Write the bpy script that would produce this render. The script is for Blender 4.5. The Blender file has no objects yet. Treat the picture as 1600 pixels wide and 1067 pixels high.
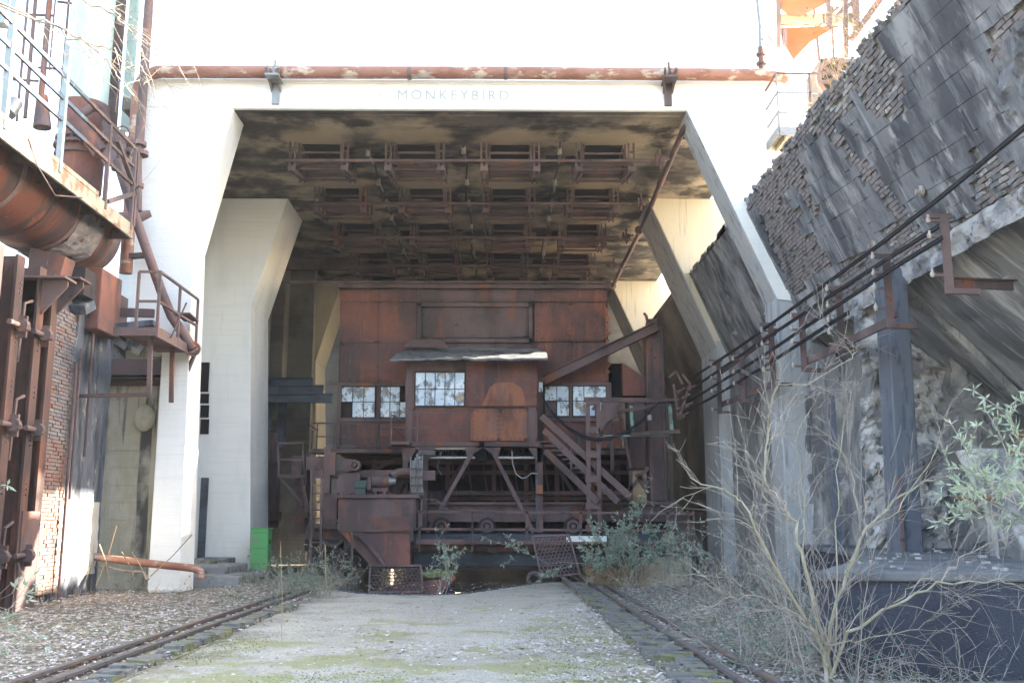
import bpy, math, random, time
import numpy as np
from math import sin, cos, tan, radians, pi, sqrt
from mathutils import Vector, Matrix, noise
from mathutils.geometry import tessellate_polygon
T0 = time.time()
random.seed(7); rng = np.random.default_rng(7)
scene = bpy.context.scene
C = scene.collection
# ---------------------------------------------------------------- camera, world, sun, exposure
F, PITCH, YAW, CH = 1575.0, radians(10.15), radians(0.65), 1.6
cam = bpy.data.objects.new('camera', bpy.data.cameras.new('camera')); C.objects.link(cam)
cam.location = (0, 0, CH); cam.rotation_euler = (radians(90) + PITCH, 0, -YAW)
cam.data.sensor_width = 36; cam.data.lens = 36 * F / 1600; cam.data.clip_start = .1; cam.data.clip_end = 3000
scene.camera = cam
SUN_TO = Vector((1, .42, .60)).normalized()
W = bpy.data.worlds.new('World'); scene.world = W; W.use_nodes = True
wn = W.node_tree; wn.nodes.clear()
wo = wn.nodes.new('ShaderNodeOutputWorld'); wb = wn.nodes.new('ShaderNodeBackground'); ws = wn.nodes.new('ShaderNodeTexSky')
ws.sky_type = 'NISHITA'; ws.sun_disc = False
ws.sun_elevation = math.asin(SUN_TO.z); ws.sun_rotation = math.atan2(SUN_TO.x, SUN_TO.y)
ws.air_density = 1.0; ws.dust_density = 4.0; ws.ozone_density = 0.6
wb.inputs['Strength'].default_value = 0.15
wn.links.new(ws.outputs[0], wb.inputs[0]); wn.links.new(wb.outputs[0], wo.inputs[0])
sun = bpy.data.objects.new('sun', bpy.data.lights.new('sun', 'SUN')); C.objects.link(sun)
sun.data.energy = 4.5; sun.data.angle = radians(.5); sun.data.color = (1, .90, .76)
sun.rotation_euler = (-SUN_TO).to_track_quat('-Z', 'Y').to_euler()
scene.view_settings.view_transform = 'Standard'; scene.view_settings.look = 'None'
scene.view_settings.exposure = 3.22; scene.view_settings.gamma = 1; scene.view_settings.use_curve_mapping = False

def ray(px, py):
    x = (px - 800) / F; u = (533.5 - py) / F
    y = cos(PITCH) - u * sin(PITCH); z = sin(PITCH) + u * cos(PITCH)
    return x * cos(YAW) + y * sin(YAW), -x * sin(YAW) + y * cos(YAW), z
def at(px, py, Y):
    r = ray(px, py); k = Y / r[1]; return Vector((r[0] * k, Y, CH + r[2] * k))
def onX(px, py, X):
    r = ray(px, py); k = X / r[0]; return Vector((X, r[1] * k, CH + r[2] * k))
def gr(px, py, Z=0):
    r = ray(px, py); k = (Z - CH) / r[2]; return Vector((r[0] * k, r[1] * k, Z))

# ---------------------------------------------------------------- materials
MATS = {}
def mat(name, base, layers=(), rough=.85, metal=0, bump=(), rot=None, spec=.3):
    """layers: (colour, (sx,sy,sz), lo, hi, amount[, detail]) mixed over the base by noise; bump: ((sx,sy,sz), strength, distance)"""
    m = bpy.data.materials.new(name); m.use_nodes = True; nt = m.node_tree; N = nt.nodes; L = nt.links
    b = N['Principled BSDF']; b.inputs['Roughness'].default_value = rough; b.inputs['Metallic'].default_value = metal
    b.inputs['Specular IOR Level'].default_value = spec
    g = N.new('ShaderNodeNewGeometry'); pos = g.outputs['Position']
    if rot:
        vr = N.new('ShaderNodeVectorRotate'); vr.rotation_type = 'EULER_XYZ'; vr.inputs['Rotation'].default_value = rot
        L.new(pos, vr.inputs['Vector']); pos = vr.outputs[0]
    def tex(sc, det=5, seed=0, rg=.6):
        if not isinstance(sc, (tuple, list)): sc = (sc, sc, sc)
        v = N.new('ShaderNodeVectorMath'); v.operation = 'MULTIPLY_ADD'; v.inputs[1].default_value = sc
        v.inputs[2].default_value = (seed * 7.3, seed * 3.1, seed * 5.7)
        L.new(pos, v.inputs[0]); n = N.new('ShaderNodeTexNoise'); n.inputs['Scale'].default_value = 1
        n.inputs['Detail'].default_value = det; n.inputs['Roughness'].default_value = rg
        L.new(v.outputs[0], n.inputs['Vector']); return n.outputs['Fac']
    col = None
    rgb = N.new('ShaderNodeRGB'); rgb.outputs[0].default_value = (*base, 1); col = rgb.outputs[0]
    for i, l in enumerate(layers):
        c, sc, lo, hi, am = l[:5]; det = l[5] if len(l) > 5 else 5
        mr = N.new('ShaderNodeMapRange'); mr.interpolation_type = 'SMOOTHSTEP'
        mr.inputs[1].default_value = lo; mr.inputs[2].default_value = hi; mr.inputs[3].default_value = 0; mr.inputs[4].default_value = am
        L.new(tex(sc, det, i + 1), mr.inputs[0])
        mx = N.new('ShaderNodeMix'); mx.data_type = 'RGBA'; L.new(mr.outputs[0], mx.inputs[0]); L.new(col, mx.inputs[6])
        mx.inputs[7].default_value = (*c, 1); col = mx.outputs[2]
    L.new(col, b.inputs['Base Color'])
    if bump:
        prev = None
        for j, (sc, st, di) in enumerate(bump):
            bn = N.new('ShaderNodeBump'); bn.inputs['Strength'].default_value = st; bn.inputs['Distance'].default_value = di
            L.new(tex(sc, 6, 20 + j), bn.inputs['Height'])
            if prev: L.new(prev, bn.inputs['Normal'])
            prev = bn.outputs[0]
        L.new(prev, b.inputs['Normal'])
    MATS[name] = m; return m
FINE = ((28, 28, 28), .5, .02); MID = ((5, 5, 5), .4, .06)
M = {}
M['white'] = mat('pale_render', (.77, .765, .72), [((.55, .57, .56), (1.2, 1.2, .35), .45, .75, .5), ((.42, .42, .38), (9, 9, .5), .62, .8, .35), ((.66, .67, .66), (.4, .4, 14), .5, .6, .35), ((.4, .38, .33), (2, 2, 2), .68, .8, .4)], bump=[((1, 1, 22), .25, .02), FINE])
M['tan'] = mat('tan_concrete', (.40, .34, .24), [((.045, .045, .045), (2.6, 2.6, .13), .52, .60, .9), ((.52, .46, .35), (1.5, 1.5, .8), .45, .65, .7), ((.09, .09, .09), (5, 5, .35), .6, .68, .75), ((.2, .18, .14), (10, 10, 1), .55, .75, .5), ((.13, .12, .1), (.7, .7, .9), .6, .75, .6)], bump=[((3, 3, 12), .3, .02), FINE])
M['inner'] = mat('warm_glow_concrete', (.54, .48, .36), [((.60, .53, .40), (1.2, 1.2, .4), .45, .65, .6), ((.22, .2, .17), (12, 12, .5), .55, .7, .5), ((.2, .19, .16), (1, 1, .8), .6, .75, .5)], bump=[((12, 12, .6), .3, .02), FINE])  # warm bounced light and sun are put into this concrete's colour
M['soot'] = mat('sooty_board_marked_concrete', (.37, .305, .215), [((.085, .078, .07), (.24, .28, .3), .42, .58, .9), ((.022, .02, .019), (.7, .8, 1), .43, .58, .93), ((.46, .38, .26), (.6, .7, 1), .56, .72, .6), ((.16, .14, .12), (.5, 5, 3), .5, .7, .35), ((.07, .065, .06), (3, 3.4, 3), .58, .7, .6), ((.42, .22, .11), (1.3, 1.5, 1), .67, .78, .5), ((.6, .55, .45), (6, 9, 6), .68, .75, .5)], bump=[((.3, 14, 3), .35, .02), FINE])
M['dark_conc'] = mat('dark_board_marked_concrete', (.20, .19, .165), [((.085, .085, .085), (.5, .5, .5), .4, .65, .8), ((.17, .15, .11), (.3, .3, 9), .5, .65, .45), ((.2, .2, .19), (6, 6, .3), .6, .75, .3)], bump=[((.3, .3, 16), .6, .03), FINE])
TILT = (0, math.atan(.45), 0)
M['bunker'] = mat('blackened_concrete', (.18, .18, .185), [((.06, .062, .07), (1.1, .9, .5), .42, .60, .88), ((.42, .43, .45), (4, 5.5, .28), .58, .75, .75), ((.045, .046, .05), (2.6, 2.2, 1.0), .52, .64, .75), ((.07, .07, .075), (7, 7, 2), .58, .72, .65), ((.38, .375, .37), (.9, 1.0, .5), .50, .64, .7), ((.5, .47, .43), (2.2, 2.2, 1.2), .60, .70, .6), ((.5, .49, .46), (9, 9, 3), .66, .76, .6)], rot=TILT, bump=[((10, 10, 10), .5, .03), FINE])
M['bunker_low'] = mat('dusty_blackened_concrete', (.25, .24, .23), [((.10, .10, .105), (.9, .9, .5), .42, .62, .75), ((.52, .49, .44), (.8, 1.0, .45), .53, .66, .8), ((.42, .40, .36), (2.2, 2.6, .35), .56, .74, .75), ((.05, .05, .055), (9, 9, .6), .55, .7, .6), ((.3, .28, .25), (.6, .6, .6), .55, .72, .5)], bump=[((4, 4, 4), .6, .06), FINE])
M['broken'] = mat('broken_concrete', (.36, .345, .325), [((.14, .14, .145), (1.6, 1.6, 1.6), .46, .6, .85), ((.46, .44, .41), (3, 3, 3), .60, .70, .8), ((.24, .16, .12), (2.2, 2.2, 3), .62, .74, .5), ((.05, .05, .055), (6, 6, 6), .58, .68, .8)], bump=[((3, 3, 3), .8, .12), ((18, 18, 18), .6, .03)])
M['pillar'] = mat('weathered_grey_concrete', (.37, .37, .36), [((.15, .155, .165), (4, 4, .35), .5, .68, .75), ((.48, .49, .49), (2, 2, .5), .52, .7, .6), ((.12, .12, .13), (12, 12, .6), .62, .74, .6)], bump=[((14, 14, .5), .4, .02), FINE])
M['soffit'] = mat('streaked_soffit_concrete', (.30, .295, .29), [((.13, .13, .135), (1.0, 1.0, .4), .42, .6, .8), ((.66, .63, .58), (1.6, 1.3, .22), .54, .66, .85), ((.55, .53, .50), (6, 6, .3), .56, .68, .6), ((.07, .07, .075), (8, 8, 1.2), .58, .68, .6)], rot=(0, math.atan(1.07), 0), bump=[((6, 6, 1), .7, .06), FINE])
M['post'] = mat('dark_slate_concrete', (.115, .125, .145), [((.16, .17, .19), (3, 3, .5), .5, .7, .6), ((.04, .045, .055), (7, 7, 2), .5, .7, .6)], bump=[MID, FINE])
M['stucco'] = mat('tarred_roughcast', (.05, .056, .075), [((.028, .03, .04), (.8, .8, .8), .4, .6, .7), ((.10, .11, .13), (30, 30, 30), .58, .7, .6)], rough=.75, bump=[((40, 40, 40), .9, .03), ((6, 6, 6), .4, .05)])
M['ledge'] = mat('grimy_concrete_ledge', (.15, .15, .15), [((.08, .08, .085), (1.4, 1.4, 1.4), .45, .62, .8), ((.3, .29, .26), (5, 5, 5), .6, .7, .6)], bump=[MID, FINE])
M['tar'] = mat('tar_stained_concrete', (.10, .11, .13), [((.30, .31, .33), (7, 7, .5), .54, .7, .7), ((.035, .037, .045), (3, 3, .4), .46, .62, .85), ((.42, .38, .30), (2.2, 2.2, 1.5), .60, .72, .75), ((.03, .03, .03), (11, 11, 1), .56, .68, .6)], bump=[((8, 8, 3), .6, .04), FINE])
M['lower_conc'] = mat('sun_patch_flaking_concrete', (.50, .46, .38), [((.25, .23, .19), (5, 5, 1), .55, .7, .6), ((.05, .05, .055), (6, 6, .6), .61, .68, .9), ((.62, .58, .5), (3, 3, 3), .5, .7, .5)], bump=[((8, 8, 3), .6, .04), FINE])  # pale tone carries the sun patch low on the oven wall
def haloes():
    m = M['soot']; nt = m.node_tree; N = nt.nodes; L = nt.links; b = N['Principled BSDF']; src = b.inputs['Base Color'].links[0].from_socket
    g = N.new('ShaderNodeNewGeometry'); sp_ = N.new('ShaderNodeSeparateXYZ'); L.new(g.outputs['Position'], sp_.inputs[0])
    def mth(op, a, b_=None, c=None):
        n = N.new('ShaderNodeMath'); n.operation = op
        for i, v in enumerate((a, b_, c)):
            if v is None: continue
            if isinstance(v, (int, float)): n.inputs[i].default_value = v
            else: L.new(v, n.inputs[i])
        return n.outputs[0]
    dx = mth('DIVIDE', mth('PINGPONG', mth('ADD', sp_.outputs[0], 4.98 + 26.1), 1.305), 1.0)
    dy = mth('DIVIDE', mth('PINGPONG', mth('ADD', sp_.outputs[1], -26.0 + 37.6), 1.88), .62)
    d = mth('SQRT', mth('ADD', mth('MULTIPLY', dx, dx), mth('MULTIPLY', dy, dy)))
    n = N.new('ShaderNodeTexNoise'); n.inputs['Scale'].default_value = 1.3; n.inputs['Detail'].default_value = 6; L.new(g.outputs['Position'], n.inputs['Vector'])
    d2 = mth('ADD', d, mth('MULTIPLY', mth('SUBTRACT', n.outputs['Fac'], .5), 2.6))
    out = mth('GREATER_THAN', mth('ABSOLUTE', mth('ADD', sp_.outputs[0], 1.05)), 5.2)
    mr = N.new('ShaderNodeMapRange'); mr.interpolation_type = 'SMOOTHSTEP'; mr.inputs[1].default_value = .5; mr.inputs[2].default_value = 1.5; mr.inputs[3].default_value = .9; mr.inputs[4].default_value = 0; L.new(mth('ADD', d2, mth('MULTIPLY', out, 5)), mr.inputs[0])
    mx = N.new('ShaderNodeMix'); mx.data_type = 'RGBA'; L.new(mr.outputs[0], mx.inputs[0]); L.new(src, mx.inputs[6]); mx.inputs[7].default_value = (.38, .30, .20, 1)
    L.new(mx.outputs[2], b.inputs['Base Color'])
haloes()
def bricks(name, a, b): return mat(name, a, [(b, (2.3, 2.3, 2.3), .42, .62, .8), ((.30, .29, .28), (7, 7, 7), .6, .72, .6), ((.04, .04, .045), (1.3, 1.3, 1.3), .55, .7, .7)], bump=[((16, 16, 16), .6, .02)])
M['brick'] = bricks('sooty_brick', (.22, .19, .18), (.15, .145, .15))
M['brick2'] = bricks('red_brick', (.22, .125, .10), (.20, .18, .155))
M['mortar'] = mat('mortar_bed', (.23, .215, .205), [((.10, .10, .10), 3, .4, .6, .8), ((.28, .27, .25), 9, .56, .7, .5)], bump=[((14, 14, 14), .8, .04)])
RL = [((.075, .058, .056), (.7, .7, .45), .42, .62, .85), ((.28, .095, .04), (1.6, 1.6, .45), .55, .72, .7), ((.17, .12, .115), (9, 9, .8), .58, .74, .55), ((.025, .02, .02), (5, 5, 5), .6, .72, .6)]
M['rust'] = mat('rusted_steel', (.16, .11, .103), RL, rough=.8, metal=.1, bump=[FINE])
M['rust_brown'] = mat('dark_brown_rusted_steel', (.10, .058, .048), [((.05, .035, .033), (.8, .8, .5), .42, .62, .85), ((.18, .075, .045), (1.6, 1.6, .45), .56, .72, .7), ((.15, .11, .105), (9, 9, .8), .6, .74, .5)], rough=.8, bump=[FINE])
M['rust_sheet'] = mat('rusted_red_sheet', (.22, .095, .07), [((.085, .06, .058), (.55, .55, .35), .42, .60, .9), ((.34, .125, .06), (1.6, 1.6, .25), .56, .70, .65), ((.10, .07, .068), (.3, .3, .9), .48, .66, .7), ((.34, .25, .22), (14, 14, 1.6), .62, .76, .6), ((.26, .10, .06), (3.5, 3.5, .5), .55, .72, .6), ((.09, .065, .062), (22, 22, 1.2), .58, .7, .5), ((.03, .024, .024), (7, 7, 7), .62, .72, .5)], rough=.78, metal=.1, bump=[((1, 1, 1), .6, .08), FINE])
M['rust_orange'] = mat('orange_rusted_plate', (.30, .125, .07), [((.13, .065, .05), (1.2, 1.2, .5), .48, .66, .85), ((.40, .17, .08), (5, 5, .4), .55, .7, .6), ((.2, .12, .10), (2, 2, .8), .5, .66, .7), ((.16, .10, .095), (9, 9, 3), .56, .7, .6)], bump=[((2, 2, 2), .5, .06), FINE])
M['rust_dark'] = mat('dark_steel_and_void_shade', (.045, .037, .036), [((.09, .06, .05), (1.5, 1.5, .5), .52, .7, .7), ((.02, .018, .018), 4, .5, .65, .7)], bump=[FINE])  # steel darkened in colour to deepen the shade of the voids
M['blue_steel'] = mat('slate_painted_steel', (.075, .09, .11), [((.035, .035, .04), (1, 1, 2), .45, .62, .7), ((.16, .09, .06), (3, 3, 1.5), .62, .72, .7), ((.2, .22, .24), (9, 9, 2), .66, .76, .4)], rough=.6, bump=[FINE])
M['main'] = mat('heat_stained_rusty_pipe', (.15, .055, .035), [((.05, .04, .042), (.5, 1.5, .5), .44, .6, .9), ((.38, .12, .04), (1.1, 1.3, 1.1), .58, .72, .85), ((.28, .20, .14), (6, 6, 6), .66, .76, .5)], rough=.6, metal=.15, bump=[FINE, ((.3, 5, .3), .3, .03)])
M['pipe'] = mat('rusted_flaking_pipe', (.27, .135, .095), [((.20, .085, .055), (1.4, 3, 3), .42, .6, .8), ((.50, .42, .32), (2.2, 4, 4), .53, .64, .8), ((.30, .32, .33), (.6, 4, 4), .6, .7, .7)], rough=.7, bump=[FINE])
M['turq'] = mat('faded_turquoise_paint', (.48, .60, .52), [((.60, .68, .64), (4, 4, .3), .45, .65, .8), ((.38, .56, .46), (6, 6, .4), .5, .7, .5), ((.40, .18, .08), (5, 5, 1.2), .66, .72, .85)], rough=.5, bump=[FINE])
M['paleblue'] = mat('pale_blue_paint', (.27, .34, .34), [((.35, .2, .12), (6, 6, 2), .62, .7, .8), ((.62, .66, .62), (2, 2, 2), .5, .7, .5)], rough=.5)
M['navy'] = mat('dark_navy_paint', (.07, .10, .14), [((.2, .12, .09), (6, 3, 6), .6, .7, .6), ((.25, .32, .34), (4, 2, 4), .64, .72, .5)], rough=.5)
M['cream'] = mat('cream_flaking_paint', (.30, .29, .22), [((.22, .11, .07), (4, 4, 4), .46, .62, .9), ((.30, .28, .2), (9, 9, 2), .58, .7, .6)], bump=[FINE])
M['greenpaint'] = mat('bright_green_paint', (.085, .33, .11), [((.12, .33, .13), (3, 3, 1), .45, .65, .6), ((.2, .3, .18), (12, 12, 12), .64, .72, .5)], rough=.35, spec=.5)
M['olive_motor'] = mat('dull_green_motor_paint', (.055, .085, .075), [((.05, .04, .035), 5, .5, .65, .7)], rough=.6)
M['mint'] = mat('mint_green_paint', (.20, .34, .27), [((.14, .09, .07), 5, .5, .62, .8)], rough=.6)
M['galv'] = mat('galvanised_metal', (.25, .25, .245), [((.2, .17, .15), 6, .5, .65, .6)], rough=.45, metal=.5)
M['black'] = mat('black_and_void_shade', (.01, .01, .01))  # stands for the shade inside openings, also used on solid black parts
M['cable'] = mat('black_rubber', (.02, .02, .022), [((.06, .06, .06), 4, .5, .7, .6)], rough=.6)
M['bus'] = mat('blackened_conductor_bar', (.03, .03, .034), [((.10, .085, .08), (3, 3, 3), .56, .7, .6)], rough=.5, metal=.4)
M['porcelain'] = mat('dirty_porcelain', (.34, .30, .25), [((.15, .1, .08), 14, .5, .62, .7)], rough=.3, spec=.5)
M['felt'] = mat('weathered_roofing_felt', (.17, .18, .185), [((.08, .08, .085), (3, 2, 6), .45, .62, .8), ((.34, .33, .30), (8, 8, 8), .6, .7, .7)], bump=[((5, 5, 5), .6, .04), FINE])
M['glass'] = mat('grimy_reflection_glass', (.46, .56, .66), [((.70, .76, .80), (1.7, 1.7, 1.7), .48, .6, .8), ((.045, .05, .055), (3.1, 3.1, 2.2), .48, .60, .93, 5), ((.30, .20, .11), (2.1, 2.1, 2.1), .60, .68, .7, 2), ((.05, .06, .07), (7, 7, 7), .62, .68, .6, 2)], rough=.22, spec=.6)  # pale sky reflection and dark blotches painted in along with the grime
M['steel_rail'] = mat('railhead_steel', (.13, .115, .11), [((.20, .13, .09), (4, 1, 4), .5, .65, .7), ((.05, .045, .045), (9, 9, 9), .55, .7, .7)], rough=.6, metal=.3, bump=[FINE])
M['sett'] = mat('mossy_dark_setts', (.15, .145, .135), [((.17, .165, .07), (3, 3, 3), .47, .6, .85), ((.05, .05, .05), 8, .5, .65, .7), ((.2, .2, .2), 14, .62, .7, .5)], bump=[((9, 9, 9), .8, .05)])
M['steps'] = mat('grey_mossy_step_stone', (.25, .25, .24), [((.10, .11, .07), (3, 3, 3), .5, .62, .8), ((.36, .35, .33), 5, .55, .7, .6)], bump=[MID, FINE])
M['orange'] = mat('sun_faded_orange_sheet', (.42, .20, .10), [((.5, .32, .2), (1.5, 1.5, 1.5), .5, .7, .7), ((.45, .15, .06), (2.5, 2.5, .8), .56, .7, .6)], rough=.7)
nt = M['orange'].node_tree; bb = nt.nodes['Principled BSDF']; tr = nt.nodes.new('ShaderNodeBsdfTranslucent'); mx = nt.nodes.new('ShaderNodeMixShader'); mx.inputs[0].default_value = .55
tr.inputs[0].default_value = (.34, .17, .08, 1); nt.links.new(bb.outputs[0], mx.inputs[1]); nt.links.new(tr.outputs[0], mx.inputs[2]); nt.links.new(mx.outputs[0], nt.nodes['Material Output'].inputs[0])
def leafmat(name, c, c2, t=.35):
    m = mat(name, c, [(c2, (3, 3, 3), .42, .62, .9)], rough=.6); nt = m.node_tree
    bb = nt.nodes['Principled BSDF']; tr = nt.nodes.new('ShaderNodeBsdfTranslucent'); mx = nt.nodes.new('ShaderNodeMixShader'); mx.inputs[0].default_value = t
    tr.inputs[0].default_value = (*[min(1, x * 1.5) for x in c], 1)
    nt.links.new(bb.outputs[0], mx.inputs[1]); nt.links.new(tr.outputs[0], mx.inputs[2]); nt.links.new(mx.outputs[0], nt.nodes['Material Output'].inputs[0]); return m
M['leaf_grey'] = leafmat('silvery_green_leaf', (.22, .28, .20), (.36, .41, .34))
M['leaf_dark'] = leafmat('dull_green_leaf', (.11, .17, .11), (.21, .28, .20))
M['leaf_ivy'] = leafmat('deep_green_leaf', (.07, .14, .09), (.15, .24, .14))
M['dry'] = mat('dry_straw', (.36, .27, .15), [((.22, .15, .09), 3, .45, .6, .8)])
M['seed'] = mat('brown_seed_head', (.13, .075, .045), [((.2, .12, .07), 9, .5, .6, .7)])
M['bark'] = mat('olive_twig_bark', (.27, .24, .16), [((.38, .34, .27), (6, 6, 6), .48, .62, .8), ((.10, .09, .05), 3, .55, .7, .6)])
M['twig'] = mat('pale_twig_bark', (.29, .255, .215), [((.13, .11, .09), 4, .48, .62, .8)])
M['litter'] = mat('bleached_fallen_leaves', (.42, .38, .35), [((.22, .15, .11), (5, 5, 5), .46, .56, .85), ((.62, .60, .60), (8, 8, 8), .56, .64, .8)], rough=.7)
M['chip'] = mat('pale_gravel_chips', (.42, .41, .38), [((.20, .19, .18), (9, 9, 9), .46, .58, .8)])
M['mossm'] = mat('moss_tufts', (.15, .175, .045), [((.09, .11, .035), (5, 5, 5), .45, .6, .8), ((.23, .24, .08), (9, 9, 9), .58, .7, .6)])
# ground: gravel, moss and dark soil, the path between the tracks is bare pale gravel
def ground_mat():
    m = mat('gravel_moss_and_soil', (.42, .385, .30), [((.50, .46, .375), (.5, 1.1, 1), .4, .65, .7), ((.26, .235, .18), (3.1, 2.2, 2), .5, .7, .35), ((.22, .21, .075), (.7, 1.1, 1), .56, .66, .55, 9), ((.17, .155, .12), (30, 30, 30), .52, .62, .6), ((.46, .44, .40), (24, 24, 24), .58, .66, .6), ((.36, .34, .29), (3, 3, 3), .5, .62, .5), ((.15, .14, .12), (14, 14, 14), .56, .7, .6), ((.55, .54, .52), (16, 16, 16), .6, .68, .7), ((.10, .095, .08), (7, 7, 7), .62, .72, .6)], rough=.95, bump=[((12, 12, 12), .7, .05), ((45, 45, 45), .8, .03)])
    nt = m.node_tree; N = nt.nodes; L = nt.links; b = N['Principled BSDF']; src = b.inputs['Base Color'].links[0].from_socket
    g = N.new('ShaderNodeNewGeometry'); s = N.new('ShaderNodeSeparateXYZ'); L.new(g.outputs['Position'], s.inputs[0])
    n = N.new('ShaderNodeTexNoise'); n.inputs['Scale'].default_value = .9; n.inputs['Detail'].default_value = 6; L.new(g.outputs['Position'], n.inputs['Vector'])
    a = N.new('ShaderNodeMath'); a.operation = 'ADD'; a.inputs[1].default_value = 1.05; L.new(s.outputs[0], a.inputs[0])
    ab = N.new('ShaderNodeMath'); ab.operation = 'ABSOLUTE'; L.new(a.outputs[0], ab.inputs[0])
    mu = N.new('ShaderNodeMath'); mu.operation = 'MULTIPLY_ADD'; mu.inputs[1].default_value = 3.4; L.new(n.outputs['Fac'], mu.inputs[0]); L.new(ab.outputs[0], mu.inputs[2])
    mr = N.new('ShaderNodeMapRange'); mr.inputs[1].default_value = 3.9; mr.inputs[2].default_value = 5.2; L.new(mu.outputs[0], mr.inputs[0])
    yr = N.new('ShaderNodeMapRange'); yr.inputs[1].default_value = 12; yr.inputs[2].default_value = 21; yr.inputs[3].default_value = .07; yr.inputs[4].default_value = -.07; L.new(s.outputs[1], yr.inputs[0])
    n3 = N.new('ShaderNodeTexNoise'); n3.inputs['Scale'].default_value = .8; n3.inputs['Detail'].default_value = 10; n3.inputs['Roughness'].default_value = .65; L.new(g.outputs['Position'], n3.inputs['Vector'])
    ad = N.new('ShaderNodeMath'); L.new(n3.outputs['Fac'], ad.inputs[0]); L.new(yr.outputs[0], ad.inputs[1])
    mr3 = N.new('ShaderNodeMapRange'); mr3.interpolation_type = 'SMOOTHSTEP'; mr3.inputs[1].default_value = .53; mr3.inputs[2].default_value = .62; mr3.inputs[4].default_value = .7; L.new(ad.outputs[0], mr3.inputs[0])
    m3 = N.new('ShaderNodeMix'); m3.data_type = 'RGBA'; L.new(mr3.outputs[0], m3.inputs[0]); L.new(src, m3.inputs[6]); m3.inputs[7].default_value = (.27, .265, .10, 1); src = m3.outputs[2]
    dk = mat('soil_tmp', (.13, .12, .10), [((.24, .22, .19), (3, 3, 3), .45, .6, .7), ((.14, .16, .06), (.8, .8, .8), .48, .6, .8), ((.30, .28, .26), (22, 22, 22), .56, .66, .8)])
    # copy of the soil colours as a second noise mix
    n2 = N.new('ShaderNodeTexNoise'); n2.inputs['Scale'].default_value = 6; n2.inputs['Detail'].default_value = 8; L.new(g.outputs['Position'], n2.inputs['Vector'])
    cr = N.new('ShaderNodeValToRGB'); e = cr.color_ramp.elements; e[0].position = .36; e[0].color = (.11, .098, .08, 1); e[1].position = .68; e[1].color = (.40, .37, .32, 1)
    k = e.new(.5); k.color = (.16, .15, .10, 1); L.new(n2.outputs['Fac'], cr.inputs[0])
    mx = N.new('ShaderNodeMix'); mx.data_type = 'RGBA'; L.new(mr.outputs[0], mx.inputs[0]); L.new(src, mx.inputs[6]); L.new(cr.outputs[0], mx.inputs[7]); L.new(mx.outputs[2], b.inputs['Base Color'])
    bpy.data.materials.remove(dk); return m
M['ground'] = ground_mat()

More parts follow.
